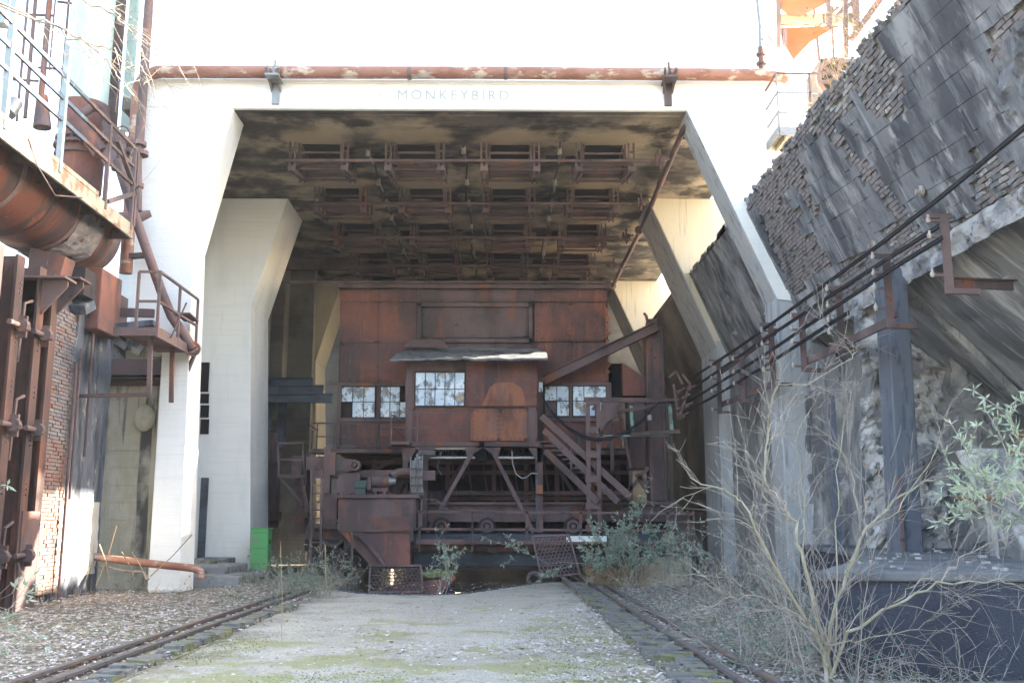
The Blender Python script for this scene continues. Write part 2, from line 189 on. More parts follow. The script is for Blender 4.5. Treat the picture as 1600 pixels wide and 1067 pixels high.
# ---------------------------------------------------------------- mesh builder
class MB:
    def __init__(s): s.v = []; s.f = []
    def add(s, v, f):
        o = len(s.v); s.v += [tuple(p) for p in v]; s.f += [tuple(i + o for i in q) for q in f]; return s
    def hexa(s, p):  # 8 points: bottom loop 0-3, top loop 4-7
        return s.add(p, [(3, 2, 1, 0), (4, 5, 6, 7), (0, 1, 5, 4), (1, 2, 6, 5), (2, 3, 7, 6), (3, 0, 4, 7)])
    def box(s, a, b):
        (x0, y0, z0), (x1, y1, z1) = [(min(a[i], b[i]) for i in range(3)), (max(a[i], b[i]) for i in range(3))]
        return s.hexa([(x0, y0, z0), (x1, y0, z0), (x1, y1, z0), (x0, y1, z0), (x0, y0, z1), (x1, y0, z1), (x1, y1, z1), (x0, y1, z1)])
    def obox(s, c, ax, h):  # centre, 3 axes, half sizes
        c = Vector(c); A = [Vector(ax[i]) * h[i] for i in range(3)]
        return s.hexa([c + A[0] * i + A[1] * j + A[2] * k for k in (-1, 1) for i, j in ((-1, -1), (1, -1), (1, 1), (-1, 1))])
    def beam(s, p, q, w=.1, h=None, up=(0, 0, 1)):
        p, q = Vector(p), Vector(q); d = (q - p); n = d.length or 1e-6; d = d / n; up = Vector(up)
        if abs(d.dot(up)) > .97: up = Vector((0, 1, 0))
        sx = d.cross(up).normalized(); uz = sx.cross(d).normalized()
        return s.obox((p + q) / 2, (d, sx, uz), (n / 2, w / 2, (h or w) / 2))
    def ibeam(s, p, q, w=.2, h=.25, t=.02, up=(0, 0, 1)):
        p, q = Vector(p), Vector(q); d = (q - p).normalized(); up = Vector(up)
        if abs(d.dot(up)) > .97: up = Vector((0, 1, 0))
        sx = d.cross(up).normalized(); uz = sx.cross(d).normalized()
        s.beam(p + uz * (h / 2), q + uz * (h / 2), w, t, uz); s.beam(p - uz * (h / 2), q - uz * (h / 2), w, t, uz)
        return s.beam(p, q, t, h - t * 1.02, uz)
    def tube(s, pts, r, n=8, cap=True):
        pts = [Vector(p) for p in pts]; m = len(pts); rs = r if isinstance(r, (list, tuple)) else [r] * m
        o = len(s.v); prev = None
        for i, p in enumerate(pts):
            d = (pts[min(i + 1, m - 1)] - pts[max(i - 1, 0)])
            d = d.normalized() if d.length > 1e-9 else Vector((0, 0, 1))
            if prev is None:
                a = d.cross(Vector((0, 0, 1))); a = d.cross(Vector((0, 1, 0))) if a.length < .2 else a
            else: a = prev - d * prev.dot(d)
            a.normalize(); prev = a; b = d.cross(a)
            for k in range(n):
                t = 2 * pi * k / n; s.v.append(tuple(p + a * (cos(t) * rs[i]) + b * (sin(t) * rs[i])))
        for i in range(m - 1):
            for k in range(n):
                k2 = (k + 1) % n; s.f.append((o + i * n + k, o + i * n + k2, o + (i + 1) * n + k2, o + (i + 1) * n + k))
        if cap and n > 4: s.f.append(tuple(o + k for k in reversed(range(n)))); s.f.append(tuple(o + (m - 1) * n + k for k in range(n)))
        return s
    def disc(s, c, ax, r, t, n=18, r_in=0):
        c = Vector(c); ax = Vector(ax).normalized()
        if r_in <= 0: return s.tube([c - ax * t / 2, c + ax * t / 2], r, n)
        a = ax.cross(Vector((0, 0, 1))); a = ax.cross(Vector((0, 1, 0))) if a.length < .2 else a; a.normalize(); b = ax.cross(a); o = len(s.v)
        for k in range(n):
            d = a * cos(2 * pi * k / n) + b * sin(2 * pi * k / n)
            for rr, hh in ((r, -t / 2), (r, t / 2), (r_in, t / 2), (r_in, -t / 2)): s.v.append(tuple(c + d * rr + ax * hh))
        for k in range(n):
            k2 = (k + 1) % n
            for j in range(4): s.f.append((o + k * 4 + j, o + k2 * 4 + j, o + k2 * 4 + (j + 1) % 4, o + k * 4 + (j + 1) % 4))
        return s
    def prism(s, poly, vec):  # poly: 3D points (planar, possibly concave), extruded by vec
        poly = [Vector(p) for p in poly]; vec = Vector(vec); n = len(poly); o = len(s.v)
        s.v += [tuple(p) for p in poly] + [tuple(p + vec) for p in poly]
        for t in tessellate_polygon([poly]): s.f.append(tuple(o + i for i in t)); s.f.append(tuple(o + n + i for i in reversed(t)))
        for i in range(n): j = (i + 1) % n; s.f.append((o + i, o + j, o + n + j, o + n + i))
        return s
    def build(s, name, m, parent=None, smooth=False, bevel=0, origin=None):
        me = bpy.data.meshes.new(name); org = Vector(parent['_w'] if parent is not None else (origin or (0, 0, 0)))
        me.from_pydata([tuple(Vector(v) - org) for v in s.v] if org.length > 1e-6 else s.v, [], s.f); me.validate()
        import bmesh
        bm = bmesh.new(); bm.from_mesh(me); bmesh.ops.recalc_face_normals(bm, faces=bm.faces); bm.to_mesh(me); bm.free()
        if m: me.materials.append(M[m] if isinstance(m, str) else m)
        if smooth:
            me.polygons.foreach_set('use_smooth', [True] * len(me.polygons)); me.set_sharp_from_angle(angle=radians(40))
        o = bpy.data.objects.new(name, me); C.objects.link(o)
        o['_w'] = tuple(org)
        if parent is not None: o.parent = parent
        else: o.location = org
        if bevel:
            bv = o.modifiers.new('edge', 'BEVEL'); bv.width = bevel; bv.segments = 2; bv.limit_method = 'ANGLE'; bv.angle_limit = radians(40)
        return o
def tag(o, label, cat, group=None):
    o['label'] = label; o['category'] = cat
    if group: o['group'] = group
    return o
def thing(name, label, cat, loc=(0, 0, 0), group=None):
    o = bpy.data.objects.new(name, None); C.objects.link(o); o.location = loc; o['_w'] = tuple(loc); o.empty_display_size = .2
    return tag(o, label, cat, group)
def raw(name, V, Fc, m, parent=None):  # big numpy meshes
    me = bpy.data.meshes.new(name); me.from_pydata(V.tolist() if hasattr(V, 'tolist') else V, [], Fc.tolist() if hasattr(Fc, 'tolist') else Fc)
    me.materials.append(M[m]); o = bpy.data.objects.new(name, me); C.objects.link(o); o['_w'] = (0, 0, 0)
    if parent is not None: o.parent = parent
    return o
def nz(x, y=0, z=0, s=1): return noise.noise(Vector((x * s, y * s, z * s)))
def pxbox(x0, y0, x1, y1, Y0, Y1):  # a box whose front face at depth Y0 spans these picture coordinates
    a = at(x0, y1, Y0); b = at(x1, y0, Y0); a2 = at(x1, y1, Y0); b2 = at(x0, y0, Y0)
    xa = (a.x + b2.x) / 2; xb = (b.x + a2.x) / 2
    return (xa, Y0, (a.z + a2.z) / 2), (xb, Y1, (b.z + b2.z) / 2)

# ================================================================ ground
PIT = [(-4.25, 60), (-4.25, 28), (-4.1, 26.6), (-3.9, 25.4), (-3.5, 24.3), (-3.1, 23.7), (-2.4, 23.25), (-1.5, 23.2), (-.9, 23.6), (-.3, 24.9), (.3, 26.3), (.9, 27.6), (1.6, 28.3), (3.0, 28.3), (3.6, 29.2), (3.6, 60)]
def build_ground():
    mb = MB(); x0, x1, y0, y1, c = -15, 13, 3, 22, .14
    nx, ny = int((x1 - x0) / c), int((y1 - y0) / c)
    xs = np.linspace(x0, x1, nx + 1); ys = np.linspace(y0, y1, ny + 1)
    for y in ys:
        for x in xs:
            e = min(1, (x - x0) / 1, (x1 - x) / 1, (y - y0) / 1, (y1 - y) / 1)
            side = min(1, max(0, abs(x + 1) - 2.6) / 1.5)
            z = e * (.035 * nz(x, y, 0, .7) + .02 * nz(x, y, 3, 3) + side * .03 * nz(x, y, 5, 2.2))
            mb.v.append((x, y, z))
    for j in range(ny):
        for i in range(nx): a = j * (nx + 1) + i; mb.f.append((a, a + 1, a + nx + 2, a + nx + 1))
    # surroundings beyond the worked grid, with the pit left open
    outer = [Vector((x, y, 0)) for x, y in [(x0, y1), (x1, y1), (60, y1), (60, 60)] + [(p[0], p[1]) for p in reversed(PIT)] + [(-60, 60), (-60, y1)]]
    o = len(mb.v); mb.v += [tuple(p) for p in outer]
    for t in tessellate_polygon([outer]): mb.f.append(tuple(o + i for i in t))
    o = len(mb.v); mb.v += [(-60, -60, 0), (60, -60, 0), (60, y0, 0), (-60, y0, 0), (x0, y0, 0), (x0, y1, 0), (-60, y1, 0), (x1, y0, 0), (60, y1, 0), (x1, y1, 0)]
    mb.f += [(o, o + 1, o + 2, o + 7, o + 4, o + 3), (o + 3, o + 4, o + 5, o + 6), (o + 7, o + 2, o + 8, o + 9)]
    # far ground ring
    o = len(mb.v); R = 700
    mb.v += [(-R, -R, 0), (R, -R, 0), (R, R, 0), (-R, R, 0), (-60, -60, 0), (60, -60, 0), (60, 60, 0), (-60, 60, 0)]
    mb.f += [(o, o + 1, o + 5, o + 4), (o + 1, o + 2, o + 6, o + 5), (o + 2, o + 3, o + 7, o + 6), (o + 3, o, o + 4, o + 7)]
    # pit walls and floor
    o = len(mb.v); n = len(PIT); mb.v += [(x, y, 0) for x, y in PIT] + [(x, y, -1.6) for x, y in PIT]
    mb.f += [(o + i, o + i + 1, o + n + i + 1, o + n + i) for i in range(n - 1)]
    mb.f += [(o + n - 1, o, o + n, o + 2 * n - 1)]
    mb.f.append(tuple(o + n + i for i in range(n)))
    g = mb.build('ground', 'ground', smooth=True); g['kind'] = 'structure'; return g
build_ground()
# sheet piling lining the pit edge
sp = thing('sheet_piling', 'curved row of dark steel sheet piles lining the pit edge in the gravel', 'sheet piling', (-3.6, 24.4, 0))
for i in range(2, len(PIT) - 4):
    a, b = Vector((*PIT[i], 0)), Vector((*PIT[i + 1], 0)); L_ = (b - a).length; k = max(1, int(L_ / .33)); d = (b - a) / k
    nrm = Vector((-d.y, d.x, 0)).normalized()
    for j in range(k):
        p = a + d * j; q = a + d * (j + 1); m_ = MB()
        poly = [p - nrm * .02, p + d * .25 - nrm * .02, p + d * .35 - nrm * .12, q - d * .15 - nrm * .12, q - nrm * .02, q - nrm * .05, q - d * .12 - nrm * .15, p + d * .33 - nrm * .15, p + d * .23 - nrm * .05, p - nrm * .05]
        m_.prism([(v.x, v.y, -1.5) for v in poly], (0, 0, 1.53)).build('pile', 'blue_steel', sp)

# ================================================================ coal tower
ZC = 11.83; YF = [24.0, 31.15, 42.4]; TH = [1.05, 2.4, 2.4]
tower = thing('coal_tower', 'huge pale concrete coal tower standing on splayed legs over the rusty machine', 'coal tower', (-1, 24, 0))
def frame(i):
    y = YF[i]; t = TH[i]; xl, xr = -8.95, 6.95
    # leg, left
    L = [(-8.15, 0), (-7.4, 0), (-7.55, 8.25), (-6.73, ZC), (xl, ZC + .02), (xl, 6.2), (-8.15, 5.6)]
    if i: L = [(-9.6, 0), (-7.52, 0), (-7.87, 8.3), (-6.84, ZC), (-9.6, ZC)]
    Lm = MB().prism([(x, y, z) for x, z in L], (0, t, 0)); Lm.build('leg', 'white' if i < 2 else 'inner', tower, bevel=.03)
    R = [(6.72, 0), (7.4, 0), (7.4, 6.5), (7.25, ZC), (4.67, ZC), (6.72, 7.0)]
    if i: R = [(6.78, 0), (8.2, 0), (8.2, ZC), (4.72, ZC), (6.78, 7.0)]
    Rm = MB().prism([(x, y, z) for x, z in R], (0, t, 0)); Rm.build('leg', 'pillar', tower, bevel=.03)
    if i: MB().prism([(4.75, y - .004, ZC + .02), (8.19, y - .004, ZC + .02), (8.19, y - .004, 7.2), (6.74, y - .004, 7.2)], (0, -.03, 0)).build('leg_face', 'inner', tower)  # brighter facing sheet, the spandrel's warm glow is in its colour
for i in range(3): frame(i)
# white face of the front right leg: the leg flares into a pale gusset
MB().prism([(4.69, 23.985, ZC), (6.95, 23.985, ZC), (7.25, 23.985, 6.9), (6.76, 23.985, 6.95)], (0, -.03, 0)).build('leg_face', 'white', tower)
# lintel, upper wall, ceiling
MB().box((-8.95, 24, ZC), (6.95, 24.16, 12.56)).build('lintel', 'white', tower, bevel=.05)
MB().box((-8.95, 24.35, 12.56), (6.75, 24.9, 34)).build('front_wall', 'white', tower)
MB().box((-8.95, 24.9, ZC + .35), (-8.6, 46, 34)).build('side_wall', 'white', tower)
MB().box((6.4, 24.9, ZC + .35), (6.75, 46, 34)).build('side_wall', 'white', tower)
HX = [-4.98, -2.36, .25, 2.85]; HY = [26.4, 30.15, 33.95, 37.9, 41.4]
MB().box((-9.6, 24.165, ZC + .03), (6.75, 47, ZC + .35)).build('ceiling', 'soot', tower)
MB().box((-6.6, 24.4, ZC - .0), (4.6, 24.5, ZC + .05)).build('joint_rib', 'soot', tower)
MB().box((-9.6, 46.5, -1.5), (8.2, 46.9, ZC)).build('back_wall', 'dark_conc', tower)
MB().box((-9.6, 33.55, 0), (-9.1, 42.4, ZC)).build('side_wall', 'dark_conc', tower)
# recess wall between first and second left legs
MB().box((-9.9, 25.5, 0), (-9.5, 31.15, ZC)).build('side_wall', 'white', tower)
# inner dark wall seen left of the machine
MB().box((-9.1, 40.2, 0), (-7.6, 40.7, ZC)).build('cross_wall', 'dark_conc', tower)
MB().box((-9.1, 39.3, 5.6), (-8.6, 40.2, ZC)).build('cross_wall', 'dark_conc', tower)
# ceiling beams at the back
for (Y, x0, x1) in ((38.5, -9.1, -5.2), (43.2, -9.1, 4.7)):
    MB().ibeam((x0, Y, ZC - .25), (x1, Y, ZC - .25), .3, .45, .03).build('ceiling_beam', 'rust', tower)
MB().beam((6.4, 24.95, 12.9), (6.4, 46, 12.9), .1).build('ceiling_beam', 'rust', tower)
# ceiling joint recess lines: shallow downstand ribs
for Y in (31.2, 35.9, 39.8):
    MB().box((-6.6, Y, ZC - .035), (7.0, Y + .05, ZC + .01)).build('joint_rib', 'soot', tower)
# charging hatches
def hatch(x, y, s, k):
    w, d, dp = .60, 1.35, .58
    h = MB()
    h.box((x - w, y + d - .06, ZC - dp + .1), (x + w, y + d, ZC + .04)).box((x - w - .08, y, ZC - dp), (x + w + .08, y + .07, ZC - dp + .12))
    for xs in (x - w, x + w - .05): h.box((xs, y + .005, ZC - dp + .02), (xs + .05, y + d - .05, ZC - dp + .16)).box((xs, y + .3, ZC - dp + .1), (xs + .05, y + d - .08, ZC + .04))
    h.box((x - w, y + .02, ZC - .26), (x + w, y + .06, ZC - .2)).box((x - w, y + .45, ZC - .5), (x + w, y + .5, ZC - .42))
    for xs in (x - w, x + w - .05): h.box((xs, y + .01, ZC - dp + .1), (xs + .05, y + .06, ZC + .04))
    root = h.build('hatch', 'rust', tower)
    MB().box((x - w + .08, y + .1, ZC + .005), (x + w - .08, y + d - .1, ZC + .035)).build('chute_mouth', 'black', root)  # flat black plate, the dark inside the mouth is painted
    for sx in (-1, 1):
        b = MB(); xx = x + sx * (w + .12)
        for dx in (-.07, .07):
            b.beam((xx + dx, y - .12, ZC), (xx + dx, y - .12, ZC - .85), .05, .07); b.beam((xx + dx, y + d, ZC), (xx + dx, y + d, ZC - .65), .05, .07)
            b.beam((xx + dx, y - .12, ZC - .8), (xx + dx, y + d, ZC - .5), .05, .09)
        for zz in (.25, .5, .74): b.beam((xx - .09, y - .12, ZC - zz), (xx + .09, y - .12, ZC - zz), .04)
        b.beam((xx, y - .12, ZC - .7), (xx + sx * .1, y + d, ZC - .1), .04); b.box((xx - .1, y - .2, ZC - .82), (xx + .1, y - .1, ZC - .68))
        b.beam((xx - .06, y + .3, ZC - .6), (xx - .06, y + .9, ZC - .02), .05)
        b.build('hanger', 'rust', root)
    MB().tube([(x - w - .2, y + d + .05, ZC - .55), (x + w + .2, y + d + .05, ZC - .55)], .04, 6).tube([(x - w, y + .25, ZC - .62), (x + w, y + .25, ZC - .62)], .04, 6).tube([(x - w, y + .8, ZC - .5), (x + w, y + .8, ZC - .5)], .04, 6).build('link_rod', 'rust', root)
for j, y in enumerate(HY):
    for i, x in enumerate(HX): hatch(x, y, 1, j * 4 + i)
    MB().tube([(-5.9, y - .2, ZC - .55), (4.2 - j * .05, y - .2, ZC - .52)], .045, 8).build('cross_pipe', 'rust', tower, smooth=True)
    v = MB(); v.disc((4.25, y - .2, ZC - .5), (1, 0, 0), .16, .05, 10); v.disc((4.4, y - .2, ZC - .5), (1, 0, 0), .12, .12, 8).tube([(4.3, y - .2, ZC - .5), (4.6, y - .2, ZC - .45)], .05, 6); v.beam((4.35, y - .2, ZC - .2), (4.35, y - .2, ZC - .75), .05); v.build('pipe_joint', 'rust', tower)
# black plates for the shade in square openings, and cable runs with light fittings between the hatches
for j, y in enumerate(HY):
    for x in (-3.45, 1.45, 2.0 - .0): MB().box((x - .17, y + .9, ZC + .01), (x + .17, y + 1.5, ZC + .04)).build('ceiling_opening', 'black', tower)
for x in (-3.7, -1.05, 1.6):
    pts = [(x + .07 * sin(k * 1.7), 26 + k * 1.7, ZC - .08 - .03 * (k % 2)) for k in range(10)]
    MB().tube(pts, .028, 6).build('conduit', 'rust_dark', tower)
    for k in range(7):
        y = 26.3 + k * 2.1 + random.random(); MB().tube([(x + .02, y, ZC - .06), (x + .02, y, ZC - .26)], [.05, .07], 8).build('lamp_fitting', 'porcelain', tower)
        if random.random() < .6: MB().tube([(x + .02, y + .1, ZC - .16), (x + .05, y + .9, ZC - .16)], .03, 6).build('conduit', 'galv', tower)
# long pipe under the ceiling from the front down to the machine
p0, p1 = at(1082, 186, 24.3), Vector((4.75, 43.4, ZC - .35))
MB().tube([p0 + Vector((0, 0, .1)), p0, p0 + Vector((-.15, .5, -.1)), p0.lerp(p1, .5) + Vector((.05, 0, 0)), p1], .085, 10).build('steam_pipe', 'rust', tower, smooth=True)
for t in (.05, .25, .5, .75, .92):
    c = p0.lerp(p1, t); MB().disc(c, (p1 - p0), .16, .08, 10).build('flange', 'rust', tower)
# slot window and steel door in the first left leg recess
wx = -9.0
for (x0, y0, x1, y1) in ((313, 566, 326, 612), (313, 615, 326, 630), (313, 633, 326, 652), (313, 655, 326, 678)):
    a, b = pxbox(x0, y0, x1, y1, 31.1, 31.14); MB().box(a, b).build('window', 'black', tower)
a, b = pxbox(311, 746, 322, 872, 31.05, 31.14); MB().box(a, b).build('door', 'blue_steel', tower)
# engraved word on the lintel
cu = bpy.data.curves.new('lettering', 'FONT'); cu.body = '·  MONKEYBIRD  ·'; cu.size = .36; cu.space_character = 1.35; cu.extrude = .004; cu.align_x = 'CENTER'
tmp = bpy.data.objects.new('tmp', cu); C.objects.link(tmp); bpy.context.view_layer.update()
me = bpy.data.meshes.new_from_object(tmp.evaluated_get(bpy.context.evaluated_depsgraph_get())); bpy.data.objects.remove(tmp)
M['faint'] = mat('faint_worn_lettering', (.36, .39, .36), [((.44, .46, .43), (5, 5, 5), .5, .64, .7)])
me.materials.clear(); me.materials.append(M['faint']); o = bpy.data.objects.new('lettering', me); C.objects.link(o); o.parent = tower
c = at(708, 156, 23.99); o.location = c - Vector(tower['_w']); o.rotation_euler = (pi / 2, 0, 0); o['_w'] = (0, 0, 0); o['label'] = 'faint word MONKEYBIRD between two dots on the lintel'
# pale rim under the upper wall (shadow ledge)
MB().box((-8.97, 23.97, 12.5), (6.97, 24.36, 12.6)).build('ledge', 'white', tower)

# pipe along the facade
fp = thing('facade_pipe', 'long rusty flaking pipe laid across the pale facade above the opening', 'pipe', (-9, 23.7, 0))
zp = at(700, 115, 23.75).z
el = lambda c, r, a0, a1, n=8: [(c[0] + r * cos(radians(a0 + (a1 - a0) * k / n)), c[1], c[2] + r * sin(radians(a0 + (a1 - a0) * k / n))) for k in range(n + 1)]
xb = at(212, 200, 23.75).x
MB().tube([(xb, 23.75, 7.5), (xb, 23.75, zp - .6)] + el((xb + .55, 23.75, zp - .55), .55, 180, 90) + [(-5, 23.75, zp), (0, 23.75, zp + .02), (3, 23.75, zp), (6.6, 23.75, zp), (7.0, 23.8, zp), (7.2, 23.95, zp)], .155, 14).build('pipe', 'pipe', fp, smooth=True)
for px in (428, 1046):
    b = MB(); c = at(px, 128, 23.7)
    for dx in (-.14, .14): b.beam((c.x + dx, 23.45, zp + .02), (c.x + dx * .7, 24, zp - .38), .05, .12)
    b.box((c.x - .17, 23.4, zp - .22), (c.x + .17, 23.97, zp - .17)).box((c.x - .09, 23.93, zp - .75), (c.x + .09, 23.99, zp - .2)).beam((c.x, 23.75, zp + .1), (c.x, 23.75, zp + .32), .05).disc((c.x, 23.75, zp), (1, 0, 0), .18, .06, 14)
    b.build('bracket', 'galv' if px < 600 else 'rust', fp)
for px in (790, 640): MB().disc(at(px, 115, 23.75), (1, 0, 0), .165, .1, 14).build('collar', 'rust', fp)
vc = at(1190, 108, 23.75); v = MB().tube([(vc.x, 23.75, zp + .1), (vc.x, 23.75, zp + .75)], .07, 8).disc((vc.x, 23.75, zp + .3), (0, 0, 1), .13, .05, 10).disc((vc.x, 23.75, zp + .55), (0, 0, 1), .12, .05, 10).disc((vc.x + .15, 23.62, zp + .85), (.5, -1, .2), .17, .03, 14, .14)
v.build('valve', 'rust', fp)
tag(MB().tube([at(1190, 106, 23.8), at(1188, 40, 24.2), at(1184, 0, 24.2), at(1180, -120, 24.2)], .05, 8).build('riser_pipe', 'galv', smooth=True), 'thin grey riser pipe climbing the tower wall above the valve', 'pipe')

# ================================================================ dark bunker wall on the right
K = .45; XT, ZT = 6.0, 9.36; FALL = Vector((K, 0, -1)).normalized(); NRM = Vector((-1, 0, -K)).normalized(); VK = (ZT - 6.2) / -FALL.z
bw = thing('bunker_wall', 'blackened leaning bunker wall of cracked slabs and exposed brick on grey pillars', 'wall', (7, 16, 0))
def wp(u, v, d=0): return Vector((XT, u, ZT)) + FALL * v + NRM * d
def patch(u, v):
    n = nz(u, v, 1, .9) * .6 + nz(u, v, 4, 2.7) * .25
    if v < .22 + .7 * n + (.25 if u > 15.5 else -.1): return True
    if abs(u - (18.2 - .42 * v)) < .22 + .3 * n: return True
    if u > 21.2 - .25 * v + 1.6 * n and v < 2.6: return n > -.16
    if (u - 15.7) ** 2 / .8 + (v - .6) ** 2 / .5 < 1 + n: return True
    if v > 3.1 + .3 * sin(u * 2.1) + n: return True
    if (u - 12.2) ** 2 / .35 + (v - 2.1) ** 2 / .7 < .9 + n: return True
    if (u - 20.3) ** 2 / .12 + (v - 1.2) ** 2 / .3 < .9 + n: return True
    return n > .5
# core (recessed mortar face) with a ragged top
def core():
    mb = MB(); us = np.arange(8, 24.15, .2); vs = np.arange(-.1, VK + .1, .16)
    for u in us:
        for v in vs:
            vv = max(v, .18 * nz(u, 0, 9, 1.6) + .08 * nz(u, 3, 9, 6)) if v < .3 else v
            mb.v.append(tuple(wp(u, vv, -.075 + .03 * nz(u, v, 7, 3))))
    n = len(vs)
    for i in range(len(us) - 1):
        for j in range(n - 1): a = i * n + j; mb.f.append((a, a + 1, a + n + 1, a + n))
    # top and back
    o = len(mb.v)
    for i, u in enumerate(us): p = Vector(mb.v[i * n]); mb.v.append((p.x + 1.1, p.y, p.z + .05 + .1 * nz(u, 1, 1, 2)))
    for i in range(len(us) - 1): mb.f.append((i * n, (i + 1) * n, o + i + 1, o + i))
    o2 = len(mb.v)
    for u in us: mb.v.append((8.9, u, 6.0))
    for i in range(len(us) - 1): mb.f.append((o + i, o + i + 1, o2 + i + 1, o2 + i))
    return mb.build('core', 'mortar', bw)
core()
# bricks of the exposed patches
ue, ve = .25, .082; bl = []
ang = radians(4.5)
for r in range(int(VK / ve) + 8):
    for k in range(int(14.5 / ue) + 2):
        u = 9.2 + k * ue + (ue / 2 if r % 2 else 0); v = r * ve - .35 + (u - 9.2) * -tan(ang) * 0 + .04
        v -= (16 - u) * tan(ang) * .0
        if v < .16 * nz(u, 0, 9, 1.6) or v > VK - .05 or u > 24.0 or not patch(u, v): continue
        if random.random() < .12: continue
        bl.append((u, v))
random.shuffle(bl); vis = [b for b in bl if b[0] > 11.8 + (3.2 - b[1]) * .3]
bm_cache = []
for k in range(6):
    q = MB(); hx, hy, hz = .108 + .01 * random.random(), .034, .075
    pts = [Vector((i * hx + random.uniform(-.012, .012), j * hy + random.uniform(-.008, .008), l * hz + random.uniform(-.012, .012))) for l in (-1, 1) for i, j in ((-1, -1), (1, -1), (1, 1), (-1, 1))]
    q.hexa(pts); ob = q.build('brick', 'brick' if k < 4 else 'broken'); bm_cache.append(ob.data); bpy.data.objects.remove(ob)
def brick_at(me, P, ax, parent, name='brick'):
    o = bpy.data.objects.new(name, me); C.objects.link(o); o.parent = parent
    m_ = Matrix((ax[0], ax[1], ax[2])).transposed().to_4x4(); m_.translation = P - Vector(parent['_w']); o.matrix_local = m_; return o
UAX = Vector((0, 1, 0))
vis.sort(key=lambda b: b[0] + random.random() * 3); near = vis[:295]; rest = vis[295:] + [b for b in bl if b not in set(vis)]
for (u, v) in near:
    e = Matrix.Rotation(random.gauss(0, .05), 3, NRM)
    brick_at(random.choice(bm_cache), wp(u, v, -.10 + random.uniform(-.012, .018)), (e @ UAX, e @ FALL, e @ NRM), bw)
rb = MB()
for (u, v) in rest: rb.obox(wp(u, v, -.10 + random.uniform(-.012, .018)), (UAX, FALL, NRM), (.108, .034, .075))
rr = rb.build('brickwork', 'brick', bw); rr['kind'] = 'stuff'
# slabs
tu, tv = .78, .43; cnt = 0; sk = tan(ang)
for r in range(-3, 10):
    for k in range(-1, 20):
        u0 = 9.3 + k * tu + (tu / 2 if r % 2 else 0); v0 = r * tv
        quads = []
        def vv(u, v): return v + (16 - u) * sk
        g = .004
        def corner(u, v): return (min(u, 23.98), min(max(vv(u, v), .02), VK))
        cu_, cv_ = u0 + tu / 2, vv(u0 + tu / 2, v0 + tv / 2)
        if cv_ < -.2 or cv_ > VK + .2 or u0 > 23.9: continue
        inside = [patch(u0 + a * tu, vv(u0 + a * tu, v0 + b * tv)) for a in (.15, .85) for b in (.15, .85)]
        def slab(ua, va, ub, vb, jit):
            c4 = [corner(ua + g, va + g), corner(ub - g, va + g), corner(ub - g, vb - g), corner(ua + g, vb - g)]
            if abs(c4[0][1] - c4[3][1]) < .05 or abs(c4[0][0] - c4[1][0]) < .05: return None
            h = random.uniform(-.005, .005)
            P = [wp(a + random.uniform(-jit, jit), b + random.uniform(-jit, jit), 0 + h) for a, b in c4]
            return MB().hexa([p - NRM * .16 for p in P] + P)
        if sum(inside) == 0 and not patch(cu_, cv_):
            s_ = slab(u0, v0, u0 + tu, v0 + tv, .004)
            if s_: s_.build('slab', 'bunker', bw); cnt += 1
        elif sum(inside) < 4:
            for a in range(3):
                for b in range(2):
                    ua, ub = u0 + tu * a / 3, u0 + tu * (a + 1) / 3; va, vb = v0 + tv * b / 2, v0 + tv * (b + 1) / 2
                    if not patch((ua + ub) / 2, vv((ua + ub) / 2, (va + vb) / 2)):
                        s_ = slab(ua - g, va - g, ub + g, vb + g, .015)
                        if s_: s_.build('slab', 'bunker', bw); cnt += 1
print('slabs', cnt, 'bricks', len(near), len(rest))
# rubble and moss along the broken top
rub = MB()
for k in range(900):
    u = random.uniform(10, 24); s_ = random.uniform(.02, .06); P = wp(u, max(-.06, random.gauss(.05, .12)), random.uniform(-.3, -.02))
    e = Matrix.Rotation(random.random() * 3, 3, Vector((random.random(), random.random(), random.random() + .1)).normalized())
    rub.obox(P, [e @ Vector(a) for a in ((1, 0, 0), (0, 1, 0), (0, 0, 1))], (s_, s_ * random.uniform(.4, 1), s_ * random.uniform(.3, .8)))
o = rub.build('rubble', 'mortar', bw); o['kind'] = 'stuff'
# inner stretch of the wall under the tower
inn = MB(); P = [(XT, 25.5, ZT - .2), (XT + K * 3.3, 25.5, 6.0)]
inn.prism([(6.0, 25.55, 9.36), (7.45, 25.55, 6.2), (7.25, 25.55, 2.6), (8.3, 25.55, 1.4), (9.5, 25.55, 1.4), (9.5, 25.55, 8.0), (7.2, 25.55, 9.4)], (0, 5.55, 0)).build('inner_bay', 'bunker', bw)
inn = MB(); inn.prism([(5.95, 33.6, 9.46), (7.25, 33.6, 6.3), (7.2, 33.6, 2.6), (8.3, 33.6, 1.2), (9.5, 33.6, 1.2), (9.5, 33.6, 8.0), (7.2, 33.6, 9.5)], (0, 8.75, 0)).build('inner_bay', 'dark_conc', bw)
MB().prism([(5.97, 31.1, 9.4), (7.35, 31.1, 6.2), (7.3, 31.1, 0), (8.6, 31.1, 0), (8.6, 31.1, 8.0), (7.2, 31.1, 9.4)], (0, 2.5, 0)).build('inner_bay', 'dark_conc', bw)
MB().box((8.0, 25.5, -1.5), (8.3, 46.5, 2.0)).build('undercut_wall', 'dark_conc', bw)  # wall added to close a sunlit gap and keep the undercut dark
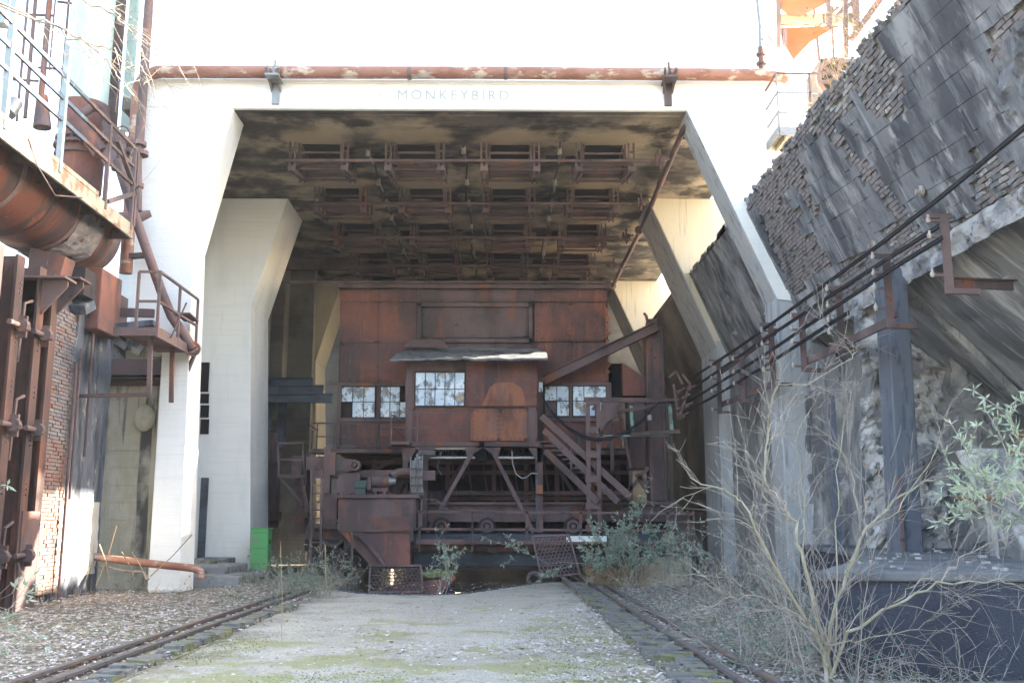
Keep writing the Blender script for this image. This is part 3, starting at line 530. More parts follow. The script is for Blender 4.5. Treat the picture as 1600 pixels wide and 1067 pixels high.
# ragged top of inner bay
rt = MB()
for k in range(120):
    y = random.uniform(25.6, 42); s_ = random.uniform(.05, .14); rt.box((6.0, y, 9.3), (6.0 + s_ * 2, y + s_ * 2.4, 9.38 + s_ * random.random()))
o = rt.build('rubble', 'broken', bw); o['kind'] = 'stuff'
tag(MB().box((7.2, 8, 8.6), (30, 46, 8.8)).box((11.0, 8, -.1), (11.3, 46, 8.6)).build('bounce_deck', 'inner'), 'unseen pale concrete deck added behind the leaning wall to bounce sunlight', 'deck')  # unseen deck added to bounce warm sunlight into the opening
# lower soffit and bays
def rough_grid(fn, nu, nv, amp, sc, q=0):
    mb = MB()
    for i in range(nu + 1):
        for j in range(nv + 1):
            p, n = fn(i / nu, j / nv); h = nz(p.x, p.y, p.z, sc) * .6 + nz(p.x + 9, p.y, p.z, sc * 3) * .3
            if q: h = round(h / q) * q * .7 + h * .3
            mb.v.append(tuple(p + n * (h * amp)))
    for i in range(nu):
        for j in range(nv): a = i * (nv + 1) + j; mb.f.append((a, a + 1, a + nv + 2, a + nv + 1))
    return mb
n45 = Vector((-1, 0, -1.05)).normalized()
rough_grid(lambda a, b: (Vector((7.5 + 3.1 * b, 7 + 17 * a, 6.2 - 2.9 * b)), n45), 110, 26, .12, .9).build('soffit', 'soffit', bw)
# long ledge broken along the kink
def ledge_fn(a, b): t = b * pi; return Vector((7.42 + .12 * cos(t) + .1, 8 + 16 * a, 6.2 + .22 * sin(t) - .1)), Vector((-1, 0, 0))
rough_grid(lambda a, b: (Vector((7.36 + .12 * b, 8 + 16 * a, 6.28 - .38 * b)), Vector((-1, 0, -.2)).normalized()), 140, 5, .22, 2.2, .2).build('broken_edge', 'broken', bw)
rough_grid(lambda a, b: (Vector((10.5, 6 + 18.5 * a, .8 + 3 * b)), Vector((-1, 0, 0))), 60, 12, .15, 1).build('back_wall', 'bunker_low', bw)
rough_grid(lambda a, b: (Vector((8.15 + .2 * b, 20.4 + 3.6 * a, .3 + 5.4 * b)), Vector((-1, 0, 0))), 24, 36, .06, .8).build('bay_wall', 'bunker_low', bw)
rough_grid(lambda a, b: (Vector((7.15, 25.4 + 5.8 * a, -.2 + 6.6 * b)), Vector((-1, 0, 0))), 30, 30, .03, .8).build('bay_wall', 'bunker_low', bw)
MB().box((7.08, 25.55, 1.2), (7.16, 26.3, 5.4)).build('dark_slot', 'black', bw)  # black strip painted for the shade in the slot
def rib(y, x0, x1, m, amp=.35):
    mb = rough_grid(lambda a, b: (Vector((x0 + (x1 - x0) * a + .12 * nz(b * 9, 0, y), y, .7 + b * ((6.2 - max(0, (x0 + (x1 - x0) * a) - 7.5) * .935) - .75))), Vector((0, -1, 0))), 46, 70, amp, 1.5, .22)
    return mb.build('broken_rib', m, bw)
M['pale'] = mat('pale_crumbled_concrete', (.50, .475, .44), [((.16, .155, .155), (1.2, 1.2, 1.2), .48, .58, .85), ((.30, .22, .17), (2.2, 2.2, 3), .56, .68, .7), ((.07, .07, .075), (3.5, 3.5, 3.5), .58, .66, .8)], bump=[((3, 3, 3), .8, .12), ((18, 18, 18), .6, .03)])
rib(20.3, 7.3, 10.5, 'pale'); rib(19.6, 8.7, 10.5, 'bunker_low', .25); rib(24.0, 7.3, 10.5, 'bunker_low', .06)
MB().box((7.62, 20.45, .3), (10.4, 21.0, 5.6)).build('rib_core', 'bunker_low', bw)
# slanted concrete slabs (hopper sides) leaning in the near bay
for (a, b, y, w, m) in (((8.3, 5.6), (11.0, 2.6), 15.6, .5, 'bunker_low'), ((8.0, 5.9), (11.2, 2.4), 18.6, .35, 'bunker_low'), ((8.8, 5.0), (11.5, 2.0), 13.2, .9, 'broken')):
    d = Vector((b[0] - a[0], 0, b[1] - a[1])); n = Vector((-d.z, 0, d.x)).normalized() * .16
    if n.x > 0: n = -n
    MB().prism([(a[0], y, a[1]), (b[0], y, b[1]), (b[0] + n.x, y, b[1] + n.z), (a[0] + n.x, y, a[1] + n.z)], (0, w, 0)).build('hopper_rib', m, bw, bevel=.03)
# pillars
q = onX(1420, 870, 7.3)
MB().hexa([(7.02, 18.0, .9), (7.45, 18.0, .9), (7.45, 18.6, .9), (7.02, 18.6, .9), (7.1, 18.0, 6.25), (7.5, 18.0, 6.25), (7.5, 18.6, 6.25), (7.1, 18.6, 6.25)]).build('pillar', 'post', bw, bevel=.03)
MB().box((7.03, 17.95, .9), (7.1, 17.99, 2.4)).build('angle_iron', 'rust', bw)
MB().hexa([(7.35, 13.9, .8), (7.95, 13.9, .8), (7.95, 14.5, .8), (7.35, 14.5, .8), (7.1, 15.2, 2.7), (7.7, 15.2, 2.7), (7.7, 15.8, 2.7), (7.1, 15.8, 2.7)]).build('pillar', 'bunker_low', bw, bevel=.05)
MB().box((7.5, 15.4, .8), (10, 15.7, 2.3)).build('rib_core', 'bunker_low', bw)
MB().box((6.85, 20.9, .9), (7.0, 21.05, 4.2)).build('standpipe', 'post', bw)
MB().tube([onX(1352, 600, 7.55), onX(1352, 870, 7.55)], .07, 8).build('standpipe', 'post', bw)
# concrete outcrop at the upper right and hanging debris
rough_grid(lambda a, b: (wp(9.8 + 3.2 * a, 1.6 + 1.9 * b, .03), NRM), 40, 24, .28, 1.6, .18).build('spalled_face', 'bunker', bw)

# low roughcast retaining wall with ledge
rw = thing('retaining_wall', 'low dark roughcast retaining wall with a grimy concrete ledge on top', 'retaining wall', (6, 10.8, 0))
poly = [(3.35, 10.85), (11.5, 10.2), (11.5, 24), (7.0, 24), (6.5, 19.5), (5.6, 15.5)]
MB().prism([(x, y, -.2) for x, y in poly], (0, 0, 1.19)).build('wall', 'stucco', rw)
cp = MB().prism([(x - (.05 if i in (0, 5, 4) else 0), y - (.05 if i < 2 else 0), .99) for i, (x, y) in enumerate(poly)], (0, 0, .1)); cp.build('ledge', 'ledge', rw, bevel=.02)
db = MB()
for k in range(260):
    x = random.uniform(3.8, 10); y = random.uniform(10.8, 20); s_ = random.uniform(.01, .045)
    if x < 3.35 + (y - 10.8) * .48: continue
    db.obox((x, y, 1.09 + s_ * .3), [Matrix.Rotation(random.random() * 3, 3, 'Z') @ Vector(a) for a in ((1, 0, 0), (0, 1, 0), (0, 0, 1))], (s_ * .8, s_ * .6, s_ * .5))
o = db.build('debris', 'broken', rw); o['kind'] = 'stuff'
cb = tag(MB().box(pxbox(1000, 872, 1082, 935, 26.6, 27.6)[0], pxbox(1000, 872, 1082, 935, 26.6, 27.6)[1]).build('concrete_block', 'tan', bevel=.03), 'tan stained concrete block in front of the machine behind the scrub', 'concrete block')

# conductor bars and their brackets
def bus(pts, lab):
    P = [at(x, y, Y) for x, y, Y in pts]
    tag(MB().tube(P, .022, 6).tube([p + Vector((0, 0, .04)) for p in P], .02, 6).build('conductor_bar', 'bus', smooth=True), lab, 'conductor bar', 'conductor bars along the bunker wall')
Yb = lambda x: 10.6 + 19.9 * ((1640 - x) / 570) ** 1.9 if x < 1640 else 10.6
def Xb(x, y):  # bars follow the line X ~ 6.1
    return onX(x, y, 6.15).y
bars = [([(1640, 168), (1600, 202), (1480, 302), (1380, 380), (1240, 482), (1160, 540), (1080, 592)], 'topmost black conductor bar sweeping from the upper corner down to the gantry'),
        ([(1466, 356), (1400, 398), (1300, 462), (1200, 528), (1075, 612)], 'second black conductor bar, ending at the tallest rusty bracket'),
        ([(1472, 374), (1400, 418), (1300, 485), (1200, 552), (1070, 632)], 'third black conductor bar, just under the one ending at the tall bracket'),
        ([(1326, 490), (1290, 512), (1200, 570), (1130, 612), (1066, 648)], 'lowest and shortest black conductor bar, ending halfway along the wall')]
for pts, lab in bars:
    bus([(x, y, Xb(x, y)) for x, y in pts], lab)
def bracket(px, y0, y1, ins, lab, dx=0):
    c = onX(px, (y0 + y1) / 2, 6.25); Y = c.y
    t = thing('bar_bracket', lab, 'bracket', tuple(at(px, y1, Y)), 'rusty brackets carrying the conductor bars')
    a, b = at(px, y0, Y), at(px, y1, Y); b.x = a.x
    MB().beam(a, b, .12, .02).beam(a + Vector((.06, .04, 0)), b + Vector((.06, .04, 0)), .02, .09).build('post', 'rust', t)
    MB().beam(b + Vector((-.05, 0, .03)), b + Vector((.45, .05, .03)), .06, .08).build('arm', 'rust', t); MB().beam(a + Vector((-.25, .02, -.02)), a + Vector((.12, .02, -.02)), .05, .07).build('arm', 'rust', t)
    for y in ins:
        p = at(px, y, Y); p.x = a.x
        MB().beam(p, p + Vector((-.22, 0, 0)), .03, .04).build('clip', 'rust', t)
        q = p + Vector((-.22, 0, -.01)); MB().tube([q + Vector((0, 0, -.02)), q + Vector((0, 0, .03)), q + Vector((0, 0, .05)), q + Vector((0, 0, .1))], [.028, .04, .024, .016], 8).build('insulator', 'porcelain', t)
bracket(1474, 335, 458, (345, 370, 430), 'tallest rusty bar bracket on the wall, with a long arm near the slate pillar')
bracket(1384, 398, 512, (402, 428, 450, 482), 'rusty bar bracket standing beside the slate concrete pillar')
bracket(1310, 448, 548, (452, 478, 500, 520), 'rusty bar bracket midway between the slate pillar and the pale leg')
bracket(1252, 490, 580, (495, 515, 535, 572), 'rusty bar bracket next to the pale leg on the side of the slate pillar')
bracket(1204, 505, 602, (517, 538, 560, 578), 'rusty bar bracket mounted on the pale concrete leg')
bracket(1158, 555, 628, (562, 582, 600), 'rusty bar bracket beyond the pale leg, over the stained bay')
bracket(1122, 562, 646, (570, 592, 612, 640), 'smallest rusty bar bracket near the gantry head')
for a, b, lab in (((1395, 500), (1258, 566), 'diagonal rusty channel bolted under the bar brackets by the slate pillar'), ((1212, 518), (1125, 582), 'diagonal rusty channel over the pale leg under the top bar'), ((1212, 598), (1128, 632), 'short diagonal rusty channel below the lowest bar'), ((1480, 442), (1582, 446), 'horizontal rusty channel reaching out from the tallest bracket')):
    A, B = onX(a[0], a[1], 6.4), onX(b[0], b[1], 6.4)
    if a[0] == 1480: B = at(b[0], b[1], A.y + .4)
    tag(MB().beam(A, B, .04, .15).beam(A + Vector((.05, 0, .07)), B + Vector((.05, 0, .07)), .1, .02).build('channel_beam', 'rust'), lab, 'steel channel', 'rusty channels along the bunker wall')
# old insulator stubs poking out of wall
for k, (x, y) in enumerate(((1395, 243), (1408, 250), (1440, 300), (1298, 338), (1200, 490), (1150, 520), (1365, 385))):
    c = onX(x, y, 7.0); tag(MB().tube([c + Vector((0, 0, .1)), c, c - Vector((.1, 0, 0))], .045, 8).disc(c, (1, 0, 0), .08, .05, 10).build('insulator_stub', 'porcelain'), 'insulator stub in the blackened wall, ' + ('at the rim of the exposed brick', 'right next to the topmost stub', 'above the topmost bar near the tall bracket', 'over the brick column', 'above the bars by the pale leg', 'over the bars beyond the pale leg', 'tucked under the topmost bar by the slate pillar')[k], 'insulator', 'old insulator stubs in the bunker wall')

# ================================================================ behind the wall, upper right: orange sheets, bridge, balcony
bal = thing('balcony', 'small steel balcony with thin rails on the tower corner above the leaning wall', 'balcony', (7.2, 23.5, 10.8))
z0 = at(1250, 150, 23.4).z - .9
a = at(1214, 214, 23.2); b = at(1246, 155, 25.2); c = at(1290, 152, 25.2)
F0 = Vector((a.x, 23.0, a.z)); fl = a.z + .05
X0, X1 = a.x, a.x + 1.7
MB().box((X0, 23.0, fl), (X1, 26.2, fl + .08)).build('floor', 'tan', bal)
MB().beam((X0, 22.97, fl), (X1, 22.97, fl), .05, .2).beam((X0 - .03, 22.97, fl), (X0 - .03, 26.2, fl), .05, .2).build('edge_beam', 'galv', bal)
for k in range(5): MB().beam((X0 + .2 + k * .33, 23.05, fl - .08), (X0 + .2 + k * .33, 26.1, fl - .08), .07, .12).build('joist', 'tan', bal)
for y in (23.0, 24.5, 26.1): MB().beam((X0, y, fl), (X0, y, fl + 1.5), .04).build('post', 'galv', bal)
for x in (X0 + .8, X1): MB().beam((x, 23.0, fl), (x, 23.0, fl + 1.5), .04).build('post', 'rust', bal)
for h in (.5, 1.0, 1.5): MB().beam((X0, 23, fl + h), (X0, 26.1, fl + h), .04).beam((X0, 23, fl + h), (X1, 23, fl + h), .04).build('rail', 'rust' if h > 1.2 else 'galv', bal)
br = thing('conveyor_bridge', 'sunlit conveyor bridge with sagging orange sheets beside the tower top', 'conveyor bridge', (8.5, 28, 14))
def sheet(pts, Y, name='sheet'):
    V = [at(x, y, Y + d) for x, y, d in pts]; n = len(V); ce = sum(V, Vector()) / n
    MB().prism(V, (0, .02, 0)).build(name, 'orange', br)
sheet([(1208, -60, 0), (1330, -60, .3), (1300, 0, .1), (1268, 18, -.1), (1250, 26, -.2), (1232, 24, -.1), (1212, 8, 0)], 27)
sheet([(1219, 44, 0), (1312, 40, .2), (1290, 52, .1), (1266, 66, 0), (1240, 94, -.2), (1222, 64, 0)], 27.4)
for (x0, y0, x1, y1) in ((1216, -60, 1216, 74), (1226, 46, 1226, 70), (1290, -60, 1296, 44), (1320, -60, 1322, 90)): MB().beam(at(x0, y0, 27.0), at(x1, y1, 27.0), .12).build('hanger_bar', 'rust', br)
for (x0, y0, x1, y1, w) in ((1208, 32, 1330, 30, .3), (1214, 40, 1214, 70, .12), (1200, -20, 1330, -20, .2)): MB().beam(at(x0, y0, 27.2), at(x1, y1, 27.2), .15, w).build('girder', 'tan', br)
sc = thing('steel_framework', 'rusty steel framework with braces rising behind the leaning wall', 'steel framework', (10, 29, 9))
for (x0, y0, x1, y1, w) in ((1316, -40, 1322, 60, .14), (1334, -40, 1338, 50, .2), (1382, -10, 1330, 62, .2), (1350, -40, 1300, 40, .1), (1270, 0, 1280, 95, .07), (1300, 10, 1302, 90, .06), (1285, 30, 1310, 12, .08), (1296, 35, 1372, -30, .12), (1260, 28, 1340, 26, .1), (1276, 60, 1290, 42, .06), (1400, -20, 1408, 30, .12)):
    MB().beam(at(x0, y0, 29), at(x1, y1, 29), w).build('member', 'rust', sc)
pw = thing('pulley_wheel', 'dark spoked pulley wheel half hidden behind the leaning wall top', 'pulley wheel', tuple(at(1308, 122, 27.5)))
cc = at(1308, 122, 27.5); MB().disc(cc, (0, 1, 0), .62, .14, 28, .5).build('rim', 'rust', pw); MB().disc(cc, (0, 1, 0), .12, .2, 14).build('hub', 'rust', pw)
for k in range(6): a_ = k * pi / 3 + .3; MB().beam(cc, cc + Vector((cos(a_), 0, sin(a_))) * .55, .06).build('spoke', 'rust', pw)
MB().box(*pxbox(1284, 92, 1340, 150, 28, 29.5)).build('housing', 'rust_dark', pw)
for k in range(3): MB().beam(at(1286, 98 + k * 16, 27.9), at(1338, 96 + k * 16, 27.9), .05).build('slat', 'rust', pw)

# ================================================================ the machine
mc = thing('coke_machine', 'big rusty riveted coke transfer machine parked beneath the concrete tower', 'machine', (-.5, 32, 0))
def Bx(x0, y0, x1, y1, Y0, Y1, name, m, parent=None, bevel=0):
    a, b = pxbox(x0, y0, x1, y1, Y0, Y1); return MB().box(a, b).build(name, m, parent or mc, bevel=bevel)
def Bar(x0, y0, x1, y1, Y, w, name='brace', m='rust', Y2=None, h=None, parent=None, I=False):
    f = MB(); A, B = at(x0, y0, Y), at(x1, y1, Y2 or Y)
    if abs(x0 - x1) < 1.5: B.x = A.x
    (f.ibeam(A, B, w, h or w, .02, (0, 1, 0)) if I else f.beam(A, B, w, h, (0, 1, 0) if False else (0, 0, 1)))
    return f.build(name, m, parent or mc)
# house core
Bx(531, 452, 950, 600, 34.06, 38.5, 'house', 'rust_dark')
rv = MB()
def plate(x0, y0, x1, y1, Y, m='rust_sheet', warp=.03, name='plate'):
    A, B, Cc, D = at(x0, y1, Y), at(x1, y1, Y), at(x1, y0, Y), at(x0, y0, Y); mb = MB(); n = 8
    for i in range(n + 1):
        for j in range(n + 1):
            p = A.lerp(B, i / n).lerp(D.lerp(Cc, i / n), j / n); e = min(1, 4 * min(i, n - i) / n) * min(1, 4 * min(j, n - j) / n)
            p.y -= e * warp * (.5 + nz(p.x, 0, p.z, .9)); mb.v.append(tuple(p))
    for i in range(n):
        for j in range(n): a = i * (n + 1) + j; mb.f.append((a, a + 1, a + n + 2, a + n + 1))
    # rim so the sheet has an edge
    for (s, t) in ((A, B), (B, Cc), (Cc, D), (D, A)): mb.beam(s + Vector((0, .015, 0)), t + Vector((0, .015, 0)), .03, .03)
    o = mb.build(name, m, mc)
    for (s, t) in ((A, B), (B, Cc), (Cc, D), (D, A)):
        k = max(2, int((t - s).length / .16)); c = (A + B + Cc + D) / 4
        for q in range(k + 1):
            p = s.lerp(t, q / k); p += (c - p).normalized() * .06; rv.box(p - Vector((.02, .035, .02)), p + Vector((.02, 0, .02)))
    return o
cols = [(532, 590), (592, 650)]
for (x0, x1) in cols:
    for (y0, y1) in ((453, 471), (473, 535), (537, 597)): plate(x0, y0, x1, y1, 34.03)
plate(652, 453, 740, 471, 34.03, 'rust'); plate(742, 453, 834, 471, 34.03, 'rust')
plate(836, 453, 948, 471, 34.0, 'rust_sheet'); plate(836, 474, 890, 533, 33.98, 'rust_sheet'); plate(891, 474, 946, 533, 33.98, 'rust_sheet')
plate(840, 536, 893, 597, 34.0); plate(895, 536, 950, 597, 34.02); plate(652, 536, 838, 560, 34.03, 'rust')
plate(659, 481, 824, 527, 34.02, 'rust', .02)
for (x0, y0, x1, y1) in ((652, 473, 832, 479), (652, 529, 832, 535), (652, 473, 658, 535), (826, 473, 832, 535)): Bx(x0, y0, x1, y1, 33.9, 34.05, 'recess_frame', 'rust')
Bx(528, 444, 952, 450, 33.8, 38.6, 'cornice', 'rust'); Bar(405, 441, 955, 441, 33.9, .07, 'top_pipe')
# ragged peeling edge at the right corner
pe = MB()
for k in range(9):
    y = 480 + k * 12; pe.prism([at(946, y, 33.95), at(952 + random.uniform(0, 5), y + 4, 33.9), at(947, y + 12, 33.95)], (0, .02, 0))
pe.build('torn_edge', 'rust_orange', mc)
# window band
Bx(528, 598, 640, 603, 33.9, 34.2, 'rail_trim', 'rust'); Bx(528, 653, 640, 659, 33.9, 34.2, 'rail_trim', 'rust')
Bx(842, 597, 955, 602, 33.9, 34.2, 'rail_trim', 'rust'); Bx(842, 652, 955, 658, 33.9, 34.2, 'rail_trim', 'rust')
for (x0, x1) in ((526, 532), (588, 593), (839, 849), (890, 894), (948, 956)): Bx(x0, 598, x1, 700, 33.92, 34.15, 'mullion', 'rust')
def window(x0, y0, x1, y1, Y, nx, ny, skip=()):
    w = MB(); a, b = pxbox(x0, y0, x1, y1, Y, Y + .03); t = .022
    w.box((a[0] - t, Y - .03, a[2] - t), (b[0] + t, Y + .02, a[2])).box((a[0] - t, Y - .03, b[2]), (b[0] + t, Y + .02, b[2] + t))
    for i in range(nx + 1): x = a[0] + (b[0] - a[0]) * i / nx; w.box((x - t / 2, Y - .025, a[2]), (x + t / 2, Y + .02, b[2]))
    for j in range(1, ny): z = a[2] + (b[2] - a[2]) * j / ny; w.box((a[0], Y - .02, z - t / 2), (b[0], Y + .015, z + t / 2))
    f = w.build('window', 'rust_dark', mc); lost = random.randrange(nx * ny * 2)
    for i in range(nx):
        for j in range(ny):
            if (i, j) in skip or i * ny + j == lost: continue
            xa = a[0] + (b[0] - a[0]) * i / nx + t / 2; xb = a[0] + (b[0] - a[0]) * (i + 1) / nx - t / 2; za = a[2] + (b[2] - a[2]) * j / ny + t / 2; zb = a[2] + (b[2] - a[2]) * (j + 1) / ny - t / 2
            tl = random.uniform(-.01, .012); MB().hexa([(xa, Y + tl, za), (xb, Y - tl, za), (xb, Y - tl + .006, za), (xa, Y + tl + .006, za), (xa, Y, zb), (xb, Y, zb), (xb, Y + .006, zb), (xa, Y + .006, zb)]).build('pane', 'glass', f)
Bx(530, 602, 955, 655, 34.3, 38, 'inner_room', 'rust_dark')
window(533, 604, 586, 652, 34.05, 3, 2); window(594, 604, 640, 652, 34.05, 3, 2)
window(851, 603, 889, 650, 34.0, 2, 2, ((0, 0),)); window(895, 603, 947, 650, 34.0, 3, 2); Bx(851, 628, 869, 650, 33.98, 34.02, 'patch_sheet', 'rust')
# lower skirt with torn bottom edge
def skirt(x0, x1, y0, y1, Y, m):
    pts = [at(x0, y0, Y), at(x1, y0, Y)]; k = int((x1 - x0) / 7); 
    for i in range(k + 1): x = x1 + (x0 - x1) * i / k; pts.append(at(x, y1 + (random.uniform(-7, 3) if 0 < i < k else 0), Y))
    MB().prism(pts, (0, .03, 0)).build('skirt', m, mc)
skirt(526, 640, 659, 699, 34.0, 'rust_sheet'); skirt(842, 972, 658, 702, 34.0, 'rust_sheet')
Bx(484, 701, 660, 707, 33.3, 34.2, 'platform', 'rust'); Bx(850, 703, 985, 710, 33.6, 34.3, 'platform', 'rust')
# cabin in front
Bx(634, 564, 838, 688, 32.56, 34.0, 'cabin', 'rust')
plate(634, 566, 646, 690, 32.5, 'rust'); plate(646, 562, 729, 578, 32.5, 'rust'); plate(729, 562, 839, 635, 32.5, 'rust_sheet', .05)
plate(646, 638, 735, 690, 32.5, 'rust_sheet'); plate(736, 640, 780, 688, 32.45, 'rust_orange'); plate(781, 640, 822, 688, 32.45, 'rust_orange'); plate(823, 637, 839, 690, 32.5, 'rust')
pt = MB(); ctr = [(765, 605), (775, 598), (800, 597), (815, 606), (820, 622), (822, 634), (752, 634), (760, 618)]
pt.prism([at(x, y, 32.44) for x, y in ctr], (0, .02, 0)); pt.build('rust_scab', 'rust_orange', mc)
window(649, 582, 726, 634, 32.5, 5, 2)
# cabin roof: warped felt-covered slab
rf = MB(); n = 26
for s_ in (0, 1):
    for i in range(n + 1):
        for j in range(7):
            t = i / n; u = j / 6; f_ = at(609 + 247 * t, 561 - 3 * t, 31.7); b_ = at(636 + 216 * t, 542 + 3 * t, 34.1); p = f_.lerp(b_, u)
            p.z += .07 * nz(p.x, p.y, 0, 1.3) + .03 * nz(p.x, p.y, 3, 5) - s_ * .07; 
            if j == 0: p.y += .12 * nz(p.x, 7, 0, 3)
            rf.v.append(tuple(p))
N1 = (n + 1) * 7
for s_ in (0, 1):
    for i in range(n):
        for j in range(6): a = s_ * N1 + i * 7 + j; rf.f.append((a, a + 1, a + 8, a + 7))
for i in range(n): rf.f.append((i * 7, (i + 1) * 7, N1 + (i + 1) * 7, N1 + i * 7)); rf.f.append((i * 7 + 6, (i + 1) * 7 + 6, N1 + (i + 1) * 7 + 6, N1 + i * 7 + 6))
for e in (0, n): 
    for j in range(6): rf.f.append((e * 7 + j, e * 7 + j + 1, N1 + e * 7 + j + 1, N1 + e * 7 + j))
rf.build('cabin_roof', 'felt', mc)
for (x0, x1, y0, y1) in ((700, 845, 549, 552), (720, 852, 553, 556), (690, 800, 547, 549), (630, 700, 534, 544)):
    A = [at(x0, y1, 33.0), at(x1, y1 + 1, 32.9), at(x1 - 8, y0, 33.3), at(x0 + 12, y0, 33.4)]; MB().prism([p + Vector((0, 0, .05)) for p in A], (0, .02, .03)).build('loose_felt', 'felt' if x0 > 640 else 'rust', mc)
# cabin balcony rails
bl_ = MB()
for (x0, y0, x1, y1) in ((611, 644, 733, 643), (611, 668, 733, 668), (611, 643, 611, 692), (733, 643, 733, 690), (652, 643, 652, 690), (612, 648, 632, 660), (612, 668, 632, 683)): bl_.beam(at(x0, y0, 31.8), at(x1, y1, 31.8 if x1 - x0 != 20 else 32.6), .035)
bl_.build('guard_rail', 'rust', mc); Bx(610, 690, 640, 694, 31.8, 32.8, 'platform', 'rust')
# cabin underframe
Bx(628, 690, 748, 697, 32.4, 34, 'underframe', 'rust'); Bx(757, 690, 846, 697, 32.4, 34, 'underframe', 'rust')
Bx(648, 698, 744, 702, 32.6, 33.6, 'cable_tray', 'galv'); Bx(650, 713, 742, 716, 32.5, 33.2, 'cable_tray', 'galv'); Bx(772, 713, 838, 716, 32.5, 33.2, 'cable_tray', 'galv')
Bx(745, 690, 760, 720, 32.6, 33.5, 'hanger_block', 'black')
cb_ = MB()
for (xa, xb_) in ((660, 738), (776, 836)):
    for k in range(26):
        x = random.uniform(xa, xb_); w = random.uniform(2, 7); cb_.tube([at(x - w + 2 * w * t / 8, 701 + 4 * (1 - (t / 4 - 1) ** 2) * random.uniform(1.4, 3.2), 32.75 + random.random() * .4) for t in range(9)], .016, 4)
o = cb_.build('cable_loops', 'cable', mc)
MB().tube([at(800, 705, 32.4), at(801, 725, 32.4), at(806, 740, 32.4), at(815, 747, 32.4), at(822, 746, 32.4), at(830, 739, 32.4), at(840, 740, 32.4)], .02, 6).build('wire', 'galv', mc); wl = MB().tube([at(690, 705, 32.4), at(683, 730, 32.4), at(690, 742, 32.4)], .015, 6); wl.build('wire', 'galv', mc)
for (x, y0, y1, w, m) in ((634, 700, 778, .16, 'rust'), (665, 700, 826, .17, 'galv'), (843, 698, 832, .2, 'rust')): Bar(x, y0, x, y1, 32.5, w, 'post', m if m != 'galv' else 'rust')
Bar(838, 705, 838, 830, 32.42, .06, 'post', 'blue_steel'); Bar(660, 705, 660, 822, 32.42, .05, 'post', 'galv')
for (x0, x1, x2) in ((627, 652, 634), (652, 680, 665), (825, 848, 843)): MB().prism([at(x0, 699, 32.4), at(x1, 699, 32.4), at(x2 + 4, 722, 32.4), at(x2 - 4, 722, 32.4)], (0, .03, 0)).build('gusset', 'rust', mc)
for sx, x0, x1 in ((-1, 740, 668), (1, 769, 834)):
    Bar(x0, 703, x1, 832, 32.45, .15, 'diagonal_brace', 'rust', h=.13); MB().prism([at(x0 - 14, 699, 32.4), at(x0 + 14, 699, 32.4), at(x0 + (x1 - x0) * .13, 716, 32.4)], (0, .03, 0)).build('gusset', 'rust', mc)
for k, (x, y, w_) in enumerate(((843, 765, 9),)): Bx(x - 5, y - 8, x + 5, y + 6, 32.2, 32.4, 'junction_box', 'rust_orange')
# dark interior behind
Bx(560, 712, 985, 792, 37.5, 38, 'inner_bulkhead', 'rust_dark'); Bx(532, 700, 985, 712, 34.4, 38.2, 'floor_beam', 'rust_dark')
for x in (585, 645, 700, 772, 822, 870, 925, 965): Bar(x, 712, x, 792, 36.4, .16, 'stanchion', 'rust', I=True)
for (y, Y) in ((722, 35), (738, 35.4), (778, 35.2), (770, 34.8)): Bar(560, y, 985, y, Y, .12, 'inner_beam', 'rust', h=.14)
for k in range(9): x = 705 + k * 24; Bar(x, 712, x + 10, 780, 37, .05, 'rod', 'rust')
for (x0, y0, x1, y1) in ((700, 760, 730, 712), (860, 712, 900, 775), (725, 745, 640, 712), (560, 745, 640, 708)): Bar(x0, y0, x1, y1, 35.5, .12)
# main girders and running gear
Bx(640, 784, 1055, 788, 33.0, 33.6, 'girder_flange', 'rust'); Bx(645, 788, 1050, 812, 33.2, 33.4, 'girder_web', 'rust'); Bx(640, 812, 1055, 815, 33.0, 33.6, 'girder_flange', 'rust')
for k in range(9): x = 660 + k * 46; Bx(x, 788, x + 3, 812, 33.1, 33.2, 'stiffener', 'rust')
for x in (761, 895, 690):
    c = at(x, 822, 32.4); w = MB().disc(c, (0, 1, 0), .28, .3, 20); r_ = w.build('bearing', 'rust_dark', mc, smooth=True); MB().disc(c - Vector((0, .17, 0)), (0, 1, 0), .2, .05, 20, .13).disc(c - Vector((0, .17, 0)), (0, 1, 0), .07, .08, 10).build('bearing_cap', 'rust', r_)
Bx(640, 834, 1050, 848, 32.0, 32.3, 'chassis_beam', 'blue_steel'); Bx(480, 862, 1088, 884, 31.6, 32.2, 'chassis_beam', 'blue_steel'); Bx(480, 858, 1088, 862, 31.3, 32.4, 'chassis_flange', 'rust'); Bx(480, 884, 1088, 888, 31.3, 32.4, 'chassis_flange', 'rust_dark')
Bx(655, 850, 835, 861, 31.2, 31.5, 'toe_plate', 'rust_sheet'); Bx(650, 846, 1088, 850, 30.6, 32, 'walkway', 'rust')
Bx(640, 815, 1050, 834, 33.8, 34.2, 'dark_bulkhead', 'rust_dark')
sk = MB()
for k in range(16): x = 655 + k * 27; sk.prism([at(x, 850, 31.1), at(x + 26, 850, 31.1), at(x + 26, 858 + random.uniform(-3, 6), 31.1), at(x + 12, 860 + random.uniform(-4, 6), 31.1), at(x, 857 + random.uniform(-3, 6), 31.1)], (0, .02, 0))
sk.build('ragged_skirt', 'rust', mc)
for (y) in (799, 826): Bar(650, y, 1082, y + 3, 30.7, .07, 'hand_rail')
Bar(650, 845, 1082, 848, 30.7, .04, 'toe_board', h=.12)
for x in (656, 738, 823, 907, 985, 1043, 1054, 1074, 1083): Bar(x, 798, x, 862, 30.7, .07, 'rail_post')
for (x0, x1) in ((1045, 1083),): 
    for y in (803, 815, 830): Bar(x0, y, x1, y, 30.6, .05, 'hand_rail')
